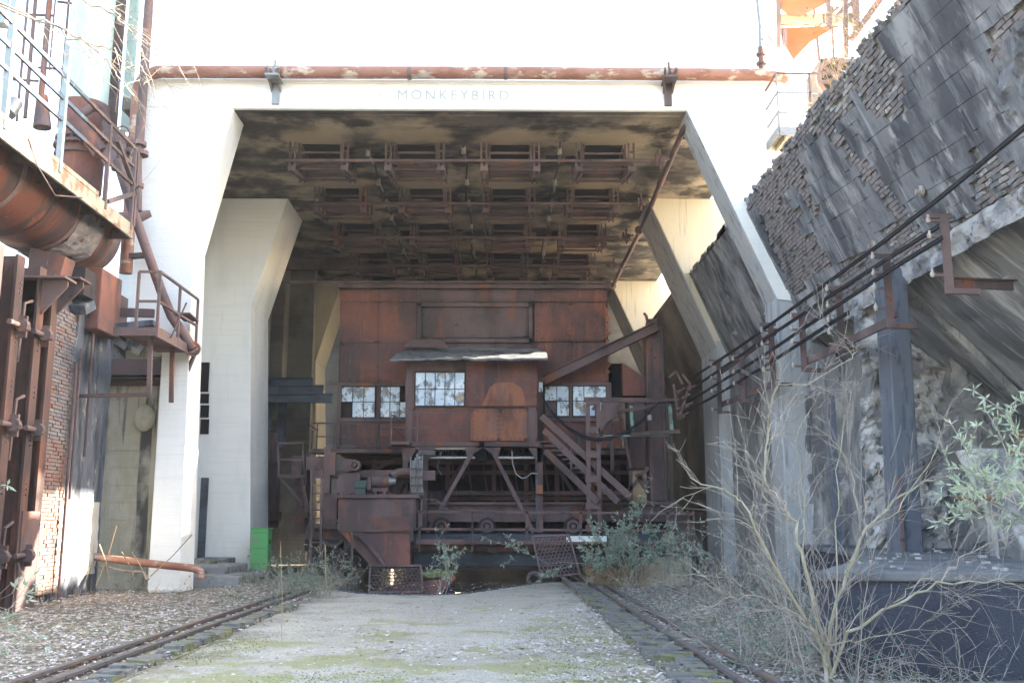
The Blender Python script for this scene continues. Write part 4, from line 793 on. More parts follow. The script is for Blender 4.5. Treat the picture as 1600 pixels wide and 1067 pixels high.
Bx(885, 837, 948, 847, 30.62, 30.66, 'white_board', 'white')
# left end: ladder, column, duct, motors, hopper
for x in (487, 503): Bar(x, 734, x - 2, 882, 30.6, .07, 'ladder_stile')
for k in range(11): y = 746 + k * 12.6; Bar(487, y, 502, y, 30.6, .04, 'rung')
Bx(506, 698, 516, 770, 31.2, 31.5, 'column', 'rust'); Bx(504, 770, 526, 828, 31.4, 31.9, 'column', 'rust'); Bx(516, 706, 524, 742, 31.0, 31.2, 'cover_box', 'rust')
Bx(478, 826, 545, 842, 31.2, 31.8, 'end_beam', 'rust'); Bx(476, 842, 530, 860, 31.0, 31.9, 'end_beam', 'rust_dark'); Bx(480, 818, 530, 826, 30.9, 31.9, 'end_plate', 'rust')
Bx(486, 734, 640, 746, 31.6, 32.2, 'duct', 'rust', bevel=.03); Bx(478, 713, 512, 734, 31.8, 33, 'gear_case', 'rust')
Bx(505, 860, 645, 886, 31.3, 31.6, 'apron', 'rust_dark')
MB().disc(at(546, 727, 31.4), (0, 1, 0), .2, .3, 20).build('gear_cover', 'rust', mc, smooth=True); MB().disc(at(555, 727, 31.3), (0, 1, 0), .17, .3, 18, .1).disc(at(555, 727, 31.3), (0, 1, 0), .06, .4, 10).build('pulley', 'rust', mc, smooth=True)
c = at(543, 756, 31.2); MB().disc(c, (0, 1, 0), .33, .25, 26).build('fan_casing', 'rust', mc, smooth=True); Bx(543, 740, 562, 771, 31.1, 31.35, 'fan_outlet', 'rust')
Bx(553, 750, 573, 763, 31.0, 31.5, 'gearbox', 'olive_motor', bevel=.03); Bx(556, 763, 571, 774, 31.05, 31.4, 'motor_foot', 'olive_motor')
c = at(593, 752, 31.2); MB().tube([c - Vector((.22, 0, 0)), c + Vector((.3, 0, 0))], .19, 16).build('motor', 'rust', mc, smooth=True); Bx(574, 745, 580, 765, 31.0, 31.4, 'coupling', 'rust'); MB().tube([c + Vector((.3, 0, 0)), c + Vector((.5, 0, 0))], [.15, .1], 14).build('motor_cap', 'galv', mc, smooth=True)
Bx(581, 762, 606, 767, 31.0, 31.4, 'motor_base', 'rust'); Bx(584, 767, 589, 772, 31.0, 31.4, 'motor_foot', 'rust'); Bx(598, 767, 603, 772, 31.0, 31.4, 'motor_foot', 'rust')
MB().tube([at(612, 745, 31.4), at(622, 738, 31.5), at(640, 737, 31.6)], .13, 12).build('elbow_duct', 'rust', mc, smooth=True); MB().tube([at(616, 770, 32), at(624, 750, 32), at(640, 742, 32)], .22, 12).build('elbow_duct', 'rust_dark', mc, smooth=True)
Bx(527, 772, 655, 778, 30.4, 31.7, 'hopper_rim', 'rust', bevel=.01); Bx(528, 779, 650, 829, 30.5, 31.7, 'hopper', 'rust', bevel=.02)
MB().prism([at(530, 829, 30.5), at(641, 829, 30.5), at(641, 884, 30.3), at(579, 884, 30.3)], (0, .8, 0)).build('chute', 'rust_sheet', mc)
MB().prism([at(583, 808, 30.44), at(641, 806, 30.44), at(641, 828, 30.44), at(579, 828, 30.44), at(579, 815, 30.44)], (0, .03, 0)).build('patch_sheet', 'rust_sheet', mc)
Bar(528, 829, 642, 829, 30.42, .05, 'seam_bar'); Bx(640, 780, 646, 846, 30.35, 30.5, 'edge_channel', 'rust'); Bar(551, 828, 551, 896, 30.2, .06, 'rod')
MB().tube([at(548, 832, 30.3), at(563, 838, 30.3), at(575, 850, 30.3), at(590, 868, 30.25), at(601, 884, 30.2)], .07, 8).build('chute_rib', 'rust', mc, smooth=True)
hw = at(520, 832, 30.9); MB().disc(hw, (0, 1, 0), .42, .08, 24, .33).build('hand_wheel', 'rust', mc)
cn = MB()
for k in range(9): x = 642 + k * 2.2; cn.tube([at(x, 714 + 6 * sin(k), 31.4), at(x - 1, 735, 31.3), at(x, 760, 31.3), at(x + 2, 772, 31.3)], .018, 5)
for k in range(5): cn.tube([at(650 + k * 3, 712, 31.5), at(655, 704 + k, 31.8), at(680, 705 + k * 1.5, 32.2)], .016, 5)
cn.build('conduit_bundle', 'galv', mc)
for y in (732, 745, 758, 770): Bar(640, y, 662, y, 31.2, .04, 'conduit_clamp')
for (x0, y0, x1, y1) in ((652, 780, 681, 780), (681, 780, 704, 800), (652, 780, 652, 800), (650, 800, 704, 800)): Bar(x0, y0, x1, y1, 31, .05, 'frame')
Bx(672, 765, 698, 830, 33.9, 34.6, 'tank', 'rust_dark', bevel=.1); Bx(660, 735, 680, 750, 31.6, 32, 'control_box', 'rust')
# rails on the upper left platform
for (x0, y0, x1, y1) in ((489, 661, 526, 661), (494, 682, 526, 682), (496, 661, 496, 704), (480, 663, 497, 672), (488, 672, 488, 700), (523, 661, 521, 704), (588, 661, 585, 704), (526, 661, 611, 662), (526, 682, 611, 683)): Bar(x0, y0, x1, y1, 33.2, .04, 'hand_rail')
# side landing on the far left
for (x0, y0, x1, y1, w) in ((434, 692, 474, 692, .06), (434, 692, 436, 744, .06), (473, 692, 476, 744, .06), (435, 718, 474, 718, .05), (434, 744, 480, 744, .12), (438, 746, 474, 790, .09), (472, 746, 482, 800, .1), (478, 706, 500, 730, .07)): Bar(x0, y0, x1, y1, 32.8, w, 'landing_frame')
Bx(463, 720, 478, 833, 34.2, 34.9, 'rusty_stack', 'rust'); Bx(456, 712, 472, 744, 33.6, 34.2, 'guard_plate', 'rust')
for k in range(12): random.seed(k + 90); Bx(458 + random.uniform(0, 16), 745 + k * 7, 470 + random.uniform(4, 12), 753 + k * 7, 34.0 + random.random() * .2, 34.3, 'ragged_bracket', 'rust')
# right side: boom, stairs, column, gantry post, cable loop
A, B = at(850, 594, 33.3), at(1026, 510, 33.0); MB().ibeam(A, B, .25, .3, .03).build('boom', 'rust', mc)
Bx(1013, 510, 1041, 782, 33.2, 34.0, 'tall_column', 'rust', bevel=.02); Bx(1016, 505, 1019, 782, 33.1, 33.2, 'column_flange', 'rust'); Bx(1036, 512, 1039, 782, 33.1, 33.2, 'column_flange', 'rust')
MB().tube([at(1006, 489, 33.2), at(1010, 494, 33.2), at(1012, 505, 33.2), at(1012, 640, 33.2)], .05, 8).build('hook_pipe', 'rust', mc); Bx(1014, 498, 1028, 512, 33.1, 33.9, 'column_head', 'rust')
MB().prism([at(972, 566, 33.8), at(1012, 592, 33.8), at(1012, 618, 33.8), at(974, 618, 33.8)], (0, 1, 0)).build('side_hopper', 'rust_sheet', mc); Bx(982, 620, 1013, 733, 34.2, 35, 'side_chute', 'rust', bevel=.05)
Bx(956, 568, 972, 620, 34.3, 36, 'machinery', 'black')
for (x0, y0, x1, y1) in ((846, 650, 985, 776), (850, 672, 966, 784), (852, 704, 935, 784)):
    A, B = at(x0, y0, 32.3), at(x1, y1, 31.4); MB().beam(A, B, .06, .2).build('stair_stringer', 'rust', mc)
for k in range(13): t = k / 13; A = at(852 + 112 * t, 690 + 88 * t, 32.2 - .8 * t); MB().box(A - Vector((.15, 0, .02)), A + Vector((.2, .8, .02))).build('tread', 'rust', mc)
for x in (892, 930): Bar(x, 700, x, 745, 32, .07, 'stair_post')
Bar(918, 622, 918, 832, 31.6, .13, 'gantry_post'); Bar(934, 622, 934, 832, 31.6, .13, 'gantry_post')
for y in (628, 672, 710, 748, 790, 825): Bx(915, y - 5, 938, y + 5, 31.5, 31.6, 'batten_plate', 'rust')
Bar(913, 624, 1060, 626, 31.7, .14, 'gantry_arm'); Bar(938, 680, 955, 645, 31.7, .14); Bar(955, 645, 1010, 636, 31.7, .1); Bar(926, 640, 938, 626, 31.7, .1); MB().prism([at(940, 628, 31.5), at(966, 628, 31.5), at(964, 648, 31.5), at(948, 660, 31.5), at(936, 680, 31.5), at(936, 660, 31.5)], (0, .04, 0)).build('gusset', 'rust', mc)
Bar(1000, 636, 1046, 632, 31.7, .07); Bar(968, 640, 985, 730, 33, .1); Bar(956, 690, 956, 735, 33, .12)
for k in range(6): Bar(958, 634 + k * 9, 972, 632 + k * 9, 33.5, .04, 'grille_bar')
Bar(1046, 632, 1050, 674, 31.8, .1, 'lever', 'mint'); Bar(986, 634, 988, 672, 31.8, .09, 'lever', 'mint'); Bar(938, 681, 1050, 680, 31.8, .06, 'lever', 'mint'); Bar(985, 678, 1062, 674, 31.6, .12, 'arm')
for (x0, y0, x1, y1) in ((995, 740, 1012, 770), (1013, 730, 975, 775), (985, 735, 985, 785), (1000, 745, 1012, 755)): Bar(x0, y0, x1, y1, 33.4, .12)
cl = MB()
for k in range(3):
    dy = k * 2.2; cl.tube([at(x, y + dy * (1 if 850 < x < 1020 else .3), 31.4 + .03 * k) for x, y in ((845, 606), (848, 620), (858, 636), (872, 652), (890, 668), (910, 680), (930, 685), (955, 682), (980, 672), (1005, 654), (1020, 636), (1030, 628), (1060, 627))], .019, 6)
cl.build('cable_loop', 'cable', mc, smooth=True); Bx(1012, 648, 1018, 656, 31.3, 31.6, 'cable_clip', 'galv'); Bx(842, 597, 848, 612, 32.3, 32.5, 'switch_box', 'galv')
# current collector head where the conductor bars arrive
for k, (x, y) in enumerate(((1060, 612), (1068, 622), (1072, 634), (1058, 640), (1066, 650), (1076, 608))):
    c = at(x, y, 31.2); MB().disc(c, (1, .3, .2), .06, .12, 8).tube([c, c + Vector((.2, 0, .12))], .03, 6).build('collector', 'rust', mc)
for (x0, y0, x1, y1) in ((1052, 600, 1060, 655), (1060, 655, 1078, 600), (1078, 600, 1066, 585), (1045, 590, 1056, 580), (1056, 580, 1066, 600)): Bar(x0, y0, x1, y1, 31.3, .07, 'collector_arm')
rv.build('rivets', 'rust', mc)['kind'] = 'stuff'
# legs down into the pit
for x in (500, 700, 880, 1060): a, b = pxbox(x - 10, 880, x + 10, 900, 31.6, 32.2); MB().box((a[0], 31.6, -1.6), (b[0], 32.2, b[2])).build('support_leg', 'rust_dark', mc)
# vertical battens left of the machine and dark crossbeams
dr = thing('oven_door_rack', 'row of tall rusty channel sections standing behind the green box', 'door rack', tuple(at(420, 830, 36)))
for k, x in enumerate((405, 411, 417, 423, 429, 435)):
    Y = 33.5 + k * .55; a, b = at(x, 662 + k * 4, Y), at(x, 824, Y); b.x = a.x; MB().ibeam(a, b, .22, .18, .02, (0, 1, 0)).build('channel', 'rust', dr)
MB().beam(at(403, 662, 33.4), at(437, 684, 36.5), .12).build('head_beam', 'rust', dr); MB().beam(at(403, 718, 33.4), at(437, 726, 36.5), .1).build('mid_beam', 'rust', dr); MB().beam(at(403, 808, 33.4), at(437, 806, 36.5), .12, .3).build('foot_beam', 'rust', dr)
gt = thing('beam_gantry', 'dark slate steel crossbeams on a post between the second leg and the machine', 'beam gantry', tuple(at(420, 700, 35)))
for (x0, y0, x1, y1, Y) in ((400, 597, 489, 597, 36), (400, 609, 505, 609, 35), (418, 622, 519, 622, 34.5)): MB().ibeam(at(x0, y0, Y), at(x1, y1, Y), .25, .28, .03).build('beam', 'blue_steel', gt)
for (x, y0, y1, Y) in ((420, 615, 670, 35), (442, 628, 700, 36)): a, b = at(x, y0, Y), at(x, y1, Y); b.x = a.x; MB().ibeam(a, b, .25, .25, .03, (0, 1, 0)).build('post', 'blue_steel', gt)
MB().beam(at(514, 598, 34.2), at(530, 598, 34.2), .12).build('stub', 'rust', gt)

# perforated screens
def perforated(P0, ux, uy, w, h, r, th=.015):
    """hexagonal-hole plate in the plane P0 + ux*s + uy*t"""
    mb = MB(); ux, uy = Vector(ux).normalized(), Vector(uy).normalized(); n = ux.cross(uy); R_ = r; dx = sqrt(3) * R_; dy = 1.5 * R_
    j = 0
    while (j * dy) < h - R_:
        i = 0
        while True:
            cx = dx * (i + .5) + (dx / 2 if j % 2 else 0); cy = R_ + j * dy
            if cx > w - dx / 2: break
            o = len(mb.v)
            for q in range(6):
                a = radians(60 * q + 30)
                for rr, d in ((R_ * 1.0, 0), (R_ * .74, 0), (R_ * .74, th)): mb.v.append(tuple(P0 + ux * (cx + cos(a) * rr) + uy * (cy + sin(a) * rr) + n * d))
            for q in range(6):
                k = (q + 1) % 6; mb.f += [(o + q * 3, o + k * 3, o + k * 3 + 1, o + q * 3 + 1), (o + q * 3 + 1, o + k * 3 + 1, o + k * 3 + 2, o + q * 3 + 2)]
            i += 1
        j += 1
    return mb
def screen(c4, Y, name, lab, r, lean, back=.12):
    tl, tr_, br_, bl_ = [at(x, y, Y + (lean if i < 2 else 0)) for i, (x, y) in enumerate(c4)]
    t = thing('perforated_screen', lab, 'screen', tuple(bl_), 'perforated steel screens')
    ux = (br_ - bl_); uy = (tl - bl_); w, h = ux.length, uy.length
    perforated(bl_, ux, uy, w, h, r).build('perforated_plate', 'rust', t); n = ux.cross(uy).normalized()
    for a, b in ((tl, tr_), (tr_, br_), (br_, bl_), (bl_, tl)): MB().beam(a, b, .05, .07, n).build('frame_bar', 'rust', t)
    return t
screen([(832, 838), (889, 836), (906, 896), (846, 902)], 28.0, 's', 'tilted perforated steel screen standing by the end of the rails', .062, .25)
screen([(579, 884), (658, 884), (660, 925), (577, 925)], 25.9, 's', 'wide perforated steel screen lying low in the pit under the chute', .058, .3)
hk = thing('steel_hook', 'rusty C-shaped steel shoe lying under the tilted screen', 'steel shoe', tuple(at(835, 915, 27.6)))
c = at(836, 905, 27.6); pts = [c + Vector((cos(radians(a)) * .17 - .02, 0, sin(radians(a)) * .17)) for a in range(-60, 271, 30)]
MB().tube(pts, .06, 8).build('shoe', 'rust', hk, smooth=True)
yp = at(690, 900, 26.5); tag(MB().prism([at(x, y, 28.2) for x, y in ((655, 896), (672, 891), (712, 891), (716, 894), (700, 900), (670, 902))], (0, .3, 0)).build('lime_plate', M['mossm']), 'curved yellow-green mossy plate in the pit beside the screen', 'plate')
tag(MB().prism([at(x, y, 26.2) for x, y in ((596, 920), (622, 914), (700, 905), (706, 896), (712, 902), (700, 918), (680, 930), (600, 930))], (0, .04, .02)).build('bent_plate', 'rust_sheet'), 'bent rusty plate with a curled edge lying in the pit', 'plate')

# ================================================================ green box on its hand truck
gb = thing('green_cabinet', 'bright green steel cabinet strapped on a small two-wheeled hand truck', 'cabinet', tuple(at(410, 898, 30)))
a, b = at(390, 888, 30), at(419, 826, 30); w, d, z0, z1 = b.x - a.x, .55, a.z, b.z; gx = a.x
MB().box((gx, 30, z0), (gx + w, 30 + d, z1)).build('body', 'greenpaint', gb, bevel=.01); MB().box((gx - .02, 29.98, z1), (gx + w + .02, 30.02 + d, z1 + .03)).build('lid', 'greenpaint', gb, bevel=.008)
for fx in (.25, .7):
    for fz in (.3, .72): MB().tube([(gx + w * fx, 29.99, z0 + (z1 - z0) * fz), (gx + w * fx, 30.01, z0 + (z1 - z0) * fz)], .014, 8).build('bolt', 'galv', gb)
for fz in (.12, .5, .9): MB().box((gx + .03, 29.992, z0 + (z1 - z0) * fz), (gx + w - .03, 29.999, z0 + (z1 - z0) * fz + .012)).build('seam', 'olive_motor', gb)
MB().box((gx + w, 30.06, z0 + .05), (gx + w + .006, 30 + d - .05, z1 - .05)).build('door', 'greenpaint', gb)
for k in range(5): MB().box((gx + w + .006, 30.15, z0 + .18 + k * .06), (gx + w + .012, 30.4, z0 + .2 + k * .06)).build('louvre', 'olive_motor', gb)
MB().box((gx + .06, 29.99, z1 - .38), (gx + .2, 29.998, z1 - .27)).build('data_plate', 'galv', gb)
MB().box((gx + w + .006, 30.2, z0 + .7), (gx + w + .02, 30.3, z0 + .82)).build('latch', 'black', gb)
tr2 = MB()
for x in (gx + .03, gx + w + .08): tr2.tube([(x, 29.9, .1), (x + (.04 if x < gx + .1 else -.08), 29.97, z0 + .02)], .018, 6)
tr2.tube([(gx - .05, 29.85, .06), (gx + w + .08, 29.85, .06)], .018, 6).tube([(gx, 29.9, .14), (gx + w, 29.9, .14)], .014, 6).box((gx, 29.9, z0 - .03), (gx + w, 30.4, z0 - .003)); tr2.build('truck_frame', 'galv', gb)
for x in (gx - .06, gx + w + .14):
    w_ = MB().disc((x, 30.1, .1), (1, 0, 0), .1, .05, 18, .065).build('tyre', 'cable', gb); MB().disc((x, 30.1, .1), (1, 0, 0), .064, .04, 14).build('wheel_hub', 'galv', gb)

# ================================================================ tracks
for i, (X, lab) in enumerate(((-4.35, 'inner rail of the left-hand track next to the mossy path'), (-4.68, 'outer rail of the left-hand track beside the leaf litter'), (2.34, 'inner rail of the right-hand track beside the row of setts'), (2.66, 'outer rail of the right-hand track beside the bare shrub'))):
    m_ = MB(); y0, y1 = 5, (23.5 if X < 0 else 33); s_ = -.35 / 20 if X < 0 else 0
    prof = [(-.07, 0), (.07, 0), (.07, .015), (.012, .035), (.012, .09), (.036, .1), (.036, .135), (-.036, .135), (-.036, .1), (-.012, .09), (-.012, .035), (-.07, .015)]
    xe = X - (.25 if X > 0 else 0) * 0
    ro = m_.prism([(X + x - .0, y0, z - (.03 if X < 0 else .015)) for x, z in prof], (0.03 * (1 if X < 0 else -4), y1 - y0, 0)).build('rail', 'steel_rail')
    tag(ro, lab, 'rail', 'rails of the two tracks')
bed = MB(); bed.box((2.2, 4, -.1), (2.8, 28, .03)).box((-4.85, 4, -.1), (-4.2, 23.4, .03)); bd = bed.build('track_bed', 'ground'); bd['kind'] = 'structure'
setts = []
for k in range(4):
    q = MB(); q.hexa([Vector((i * .13 + random.uniform(-.02, .02), j * .085 + random.uniform(-.012, .012), l * .07 + random.uniform(-.012, .012))) for l in (-1, 1) for i, j in ((-1, -1), (1, -1), (1, 1), (-1, 1))]); o = q.build('sett', 'sett', bevel=0); setts.append(o.data); bpy.data.objects.remove(o)
pv = MB().box((1.75, 4, -.1), (2.2, 27.6, .02)).box((-4.2, 4, -.1), (-3.85, 20.5, .015)).build('sett_border', 'ground'); pv['kind'] = 'structure'
random.seed(5)
for side, xs_, y1 in ((1, (1.86, 2.1), 24), (-1, (-4.02,), 20)):
    y = 9.2
    while y < y1:
        for x in xs_:
            if random.random() < .1: continue
            brick_at(random.choice(setts), Vector((x + random.uniform(-.02, .02) - (.03 if side > 0 else -.03) * (y - 9) / 10, y, .025 + random.uniform(-.03, .02))), [Matrix.Rotation(random.uniform(-.12, .12), 3, 'Z') @ Vector(a) for a in ((1, 0, 0), (0, 1, 0), (0, 0, 1))], pv, 'sett')
        y += .21
# steel edging plate by the screen
tag(MB().ibeam((1.75, 23.6, .06), (1.7, 28.4, .06), .12, .14, .02).build('edging_beam', 'galv'), 'pale notched steel beam at the end of the inner right rail', 'steel beam')

# ================================================================ left side: oven wall, mains, walkway
XW = -9.8
ow = thing('oven_wall', 'oven battery wall of brick, tarred concrete and rusty steel buckstays', 'wall', (XW, 22, 0))
MB().box((XW - 3, 16, 0), (XW - .06, 25.0, 6.6)).build('core', 'mortar', ow)
# tarred concrete face, lower flaking part painted pale for its sun patch
def face(x_y0, x_y1, z0, z1, m, amp, name):
    return rough_grid(lambda a, b: (Vector((XW, x_y0 + (x_y1 - x_y0) * a, z0 + (z1 - z0) * b)), Vector((1, 0, 0))), 36, 70, amp, 1.4, 0).build(name, m, ow)
face(22.9, 25.02, 2.35, 6.75, 'tar', .10, 'tarred_face'); face(22.9, 25.02, .75, 2.35, 'lower_conc', .08, 'sunlit_flaking_face'); face(22.6, 25.02, .0, .75, 'tar', .12, 'foot')
MB().box((XW - .8, 24.99, 0), (XW + .02, 25.05, 6.7)).build('end_face', 'tar', ow)
# bricks between buckstay and tarred corner
brm = []
for k in range(5):
    q = MB().hexa([Vector((l * .05, i * .112 + random.uniform(-.006, .006), j * .033 + random.uniform(-.004, .004))) for j in (-1, 1) for l, i in ((-1, -1), (1, -1), (1, 1), (-1, 1))]); o = q.build('brick', 'brick2' if k < 3 else 'brick'); brm.append(o.data); bpy.data.objects.remove(o)
I3 = [Vector(a) for a in ((1, 0, 0), (0, 1, 0), (0, 0, 1))]
r = 0; z = .5
while z < 6.3:
    y = 21.4 + (.12 if r % 2 else 0)
    while y < 22.95:
        brick_at(random.choice(brm[:3] if (z < 3.6) else brm[2:]), Vector((XW - .01 + random.uniform(-.015, .012), y, z)), I3, ow); y += .243
    z += .078; r += 1
ow.location = (XW + .55, 22 - 1.3, -.3)
# streak pipes on the tarred face
for (x, x2, y0, y1, rr) in ((120, 92, 560, 905, .035), (127, 103, 540, 760, .03), (146, 140, 505, 700, .03)):
    Y = onX(x, 650, XW + .15).y; a, b = onX(x, y0, XW + .15), onX(x2, y1, XW + .15); b.y = a.y; MB().tube([a, Vector((a.x, a.y, b.z))], rr, 8).build('thin_pipe', 'rust', ow, smooth=True)
# buckstays
for (Y, m) in ((18.5, 'rust_brown'), (19.3, 'rust_brown'), (20.2, 'rust_brown'), (20.8, 'rust_brown')):
    MB().box((XW - .1, Y, -.1), (XW + .45, Y + .03, 6.7)).box((XW + .42, Y - .12, -.1), (XW + .47, Y + .16, 6.7)).box((XW - .1, Y - .1, -.1), (XW - .05, Y + .13, 6.7)).build('buckstay', m, ow)
for Y, Y2 in ((18.7, 19.1), (19.5, 20.05), (20.4, 20.7)): MB().box((XW - .04, Y, 0), (XW + .06, Y2, 6.3)).build('oven_door', 'rust_brown', ow)
for z in (1.3, 3.6, 5.4):
    for Y in (19.1, 20.05):
        h = MB(); h.tube([(XW + .55, Y - .2, z), (XW + .55, Y + .55, z)], .05, 8).disc((XW + .6, Y + .2, z), (0, 1, 0), .12, .12, 10).box((XW + .4, Y + .3, z - .2), (XW + .62, Y + .36, z + .2)); h.build('latch', 'rust', ow, smooth=False)
    MB().tube([(XW + .35, 19.72, z - .6), (XW + .4, 19.72, z + .5), (XW + .4, 20.0, z + .6)], .035, 6).build('latch_rod', 'rust', ow)
for z in np.arange(.6, 6.5, .9):
    for Y in (19.3, 20.2): 
        b_ = MB()
        for k in range(3): b_.disc((XW + .48, Y + .04, z + k * .1), (1, 0, 0), .02, .03, 6)
        b_.build('bolt', 'rust', ow)
MB().box((XW + .3, 20.15, -.1), (XW + .5, 20.85, 2.1)).build('shoe_plate', 'rust', ow)
# console brackets and box girders on top
for (Y, z) in ((20.2, 6.45), (20.9, 6.6)): MB().prism([(XW - .3, Y, z), (XW + .95, Y, z), (XW + .95, Y, z - .12), (XW + .4, Y, z - .75), (XW - .3, Y, z - .75)], (0, .06, 0)).box((XW - .3, Y - .25, z), (XW + 1.0, Y + .3, z + .04)).build('console', 'rust', ow)
MB().prism([(XW - .5, 21.6, 6.8), (XW + .15, 21.6, 6.8), (XW + .25, 21.6, 7.3), (XW - .5, 21.6, 7.5)], (0, .5, 0)).build('saddle', 'rust_sheet', ow)
ri = MB().box((XW - .2, 23.3, 6.1), (XW + .35, 24.5, 7.5)).build('riser_box', 'rust_sheet', ow, bevel=.03); MB().box((XW - .2, 24.5, 6.3), (XW + .25, 25.2, 7.2)).build('riser_box', 'rust', ow); MB().box((XW - .2, 22.5, 6.7), (XW + .3, 23.1, 7.3)).build('riser_box', 'rust_dark', ow)
for k in range(16):
    random.seed(k); Y = random.uniform(22.6, 25.1); s_ = random.uniform(.08, .25); MB().obox((XW + random.uniform(-.2, .15), Y, 6.5 + random.uniform(-.1, .35)), [Matrix.Rotation(random.random(), 3, 'X') @ v for v in I3], (s_, s_ * 1.2, s_ * .5)).build('loose_lump', 'tar', ow)
MB().beam((XW + .2, 24.6, 6.75), (XW + 1.1, 24.6, 6.72), .1, .2).build('stub_beam', 'rust', ow); MB().beam((XW + .2, 25.0, 8.2), (XW + .8, 25.0, 8.25), .15, .12).build('stub_beam', 'rust', ow)

# concrete wall with black streaks, between the battery and the tower
tw = thing('stained_wall', 'tan concrete wall with black soot streaks beside the tower leg', 'wall', (-9.3, 24.8, 0))
MB().box((-10.2, 25.06, 0), (-8.1, 25.5, 4.95)).build('wall', 'tan', tw, bevel=.02)
bt = MB()
for k in range(11): bt.box((-9.85, 25.045, .4 + k * .42), (-8.1, 25.062, .407 + k * .42))
bt.build('board_joint', 'tan', tw)
bl2 = MB(); c = at(226, 655, 24.95); 
ng, mg = 16, 12
for i in range(ng + 1):
    for j in range(mg):
        ph = pi * i / ng; th_ = 2 * pi * j / mg; bl2.v.append((c.x + .25 * sin(ph) * cos(th_), c.y + .16 * sin(ph) * sin(th_), c.z + .38 * cos(ph) * (1 if ph < pi / 2 else .8)))
for i in range(ng):
    for j in range(mg): bl2.f.append((i * mg + j, i * mg + (j + 1) % mg, (i + 1) * mg + (j + 1) % mg, (i + 1) * mg + j))
bl2.build('plaster_bulge', 'tan', tw, smooth=True)
# crumbling head above it with rusty channel
MB().box((-9.95, 24.9, 4.95), (-8.3, 25.4, 5.15)).build('channel', 'rust', tw); MB().box((-9.95, 24.6, 5.15), (-8.3, 24.95, 5.55)).build('channel', 'rust', tw); MB().box((-9.95, 24.5, 5.05), (-8.25, 24.9, 5.1)).build('channel', 'rust_dark', tw)
for k in range(26):
    random.seed(k + 50); x = random.uniform(-9.9, -8.3); s_ = random.uniform(.08, .22); MB().obox((x, 24.9 + random.uniform(-.1, .2), 5.6 + random.uniform(0, .8)), [Matrix.Rotation(random.random(), 3, 'Y') @ v for v in I3], (s_, s_, s_ * .6)).build('stone', 'broken' if k % 2 else 'tan', tw)
MB().box((-9.95, 25.0, 5.2), (-8.4, 25.5, 6.5)).build('crumbled_head', 'tan', tw)

# small landing with rail
ld = thing('landing', 'small rusty inspection landing with guard rail jutting out by the tower leg', 'landing', (-7.8, 22, 5.6))
Xr = -7.35; A = onX(245, 516, Xr); Bf = onX(305, 552, Xr); zf = (A.z + Bf.z) / 2; ya, yb_ = A.y, Bf.y; zt = onX(258, 430, Xr).z
xl = at(178, 512, ya).x
MB().box((xl, ya, zf), (Xr, yb_, zf + .05)).build('floor', 'rust', ld); MB().box((Xr - .03, ya, zf - .12), (Xr + .02, yb_, zf + .1)).box((xl, ya - .03, zf - .1), (Xr, ya + .02, zf + .08)).build('edge_channel', 'rust', ld)
xq = at(212, 512, ya).x; zr = zt
for p in ((xq, ya), (Xr, ya), (Xr, (ya + yb_) / 2), (Xr, yb_)): MB().beam((p[0], p[1], zf), (p[0], p[1], zr), .055).build('post', 'rust', ld)
for h in (zr, (zr + zf) / 2): MB().beam((xq, ya, h), (Xr, ya, h), .05).beam((Xr, ya, h), (Xr, yb_, h), .05).build('rail', 'rust', ld)
for y in (ya + .5, (ya + yb_) / 2 + .6): MB().beam((Xr - .3, y, zf), (Xr - .25, y, zf - 1.3), .09).build('hanger', 'rust', ld)
MB().beam((Xr, yb_, zf), (Xr - .45, yb_ + .2, zf - 1.1), .07).beam((Xr - .3, ya + .5, zf - 1.3), (XW, ya + .9, zf - 1.3), .08).build('brace', 'rust', ld)
MB().beam((Xr - .1, yb_ - .8, zf + .8), (Xr - .1, yb_ - .1, zf + .75), .35, .03).build('step_plate', 'rust', ld); MB().tube([(xq + .5, ya + .8, zf), (xq + .8, ya + .8, zf + .8)], .02, 5).build('rod', 'rust', ld)
MB().beam((xl, ya + .3, zf + .12), (xl + .8, ya + .3, zf + .2), .5, .12).build('debris', 'tar', ld)
# diagonal pipe from the walkway to the landing
P = [at(183, 250, 22.6), at(205, 322, 22.8), at(252, 455, 23.2), at(268, 494, 23.3), at(302, 545, 23.4)]
dp = thing('diagonal_pipe', 'slanting grey-brown pipe dropping from the walkway to the small landing', 'pipe', tuple(P[-1])); MB().tube(P, .115, 12).build('pipe', 'rust', dp, smooth=True); MB().disc(P[-1], (.3, -1, -.4), .17, .07, 16, .09).build('flange', 'rust', dp)

# gas main along the battery
gm = thing('gas_main', 'fat rusty gas main with orange scale running under the walkway', 'gas main', (-10.2, 20, 6.8))
XM, RM = -9.85, 1.0
zc = onX(60, 400, XM).z + RM; pts = [(XM, 10, zc), (XM, 16, zc), (XM, 19.5, zc), (XM, 22.4, zc)]
MB().tube(pts, RM, 40).build('pipe', 'main', gm, smooth=True)
for y in (15.2, 16.6, 18.0, 19.4, 20.5, 21.4): MB().disc((XM, y, zc), (0, 1, 0), RM + .02, .14, 40, RM - .05).build('band', 'main' if int(y) % 2 else 'rust', gm)
MB().tube([(XM, 22.35, zc), (XM + .02, 23.0, zc), (XM + .05, 23.3, zc)], [RM * .97, RM * .93, RM * .55], 32).build('end_cap', 'rust', gm, smooth=True)
lag = rough_grid(lambda a, b: (Vector((XM + (RM + .03) * cos(-1.9 + 3.6 * b), 20.6 + 1.2 * a, zc + (RM + .03) * sin(-1.9 + 3.6 * b))), Vector((cos(-1.9 + 3.6 * b), 0, sin(-1.9 + 3.6 * b)))), 16, 46, .10, 3); lag.build('lagging', 'brick', gm)
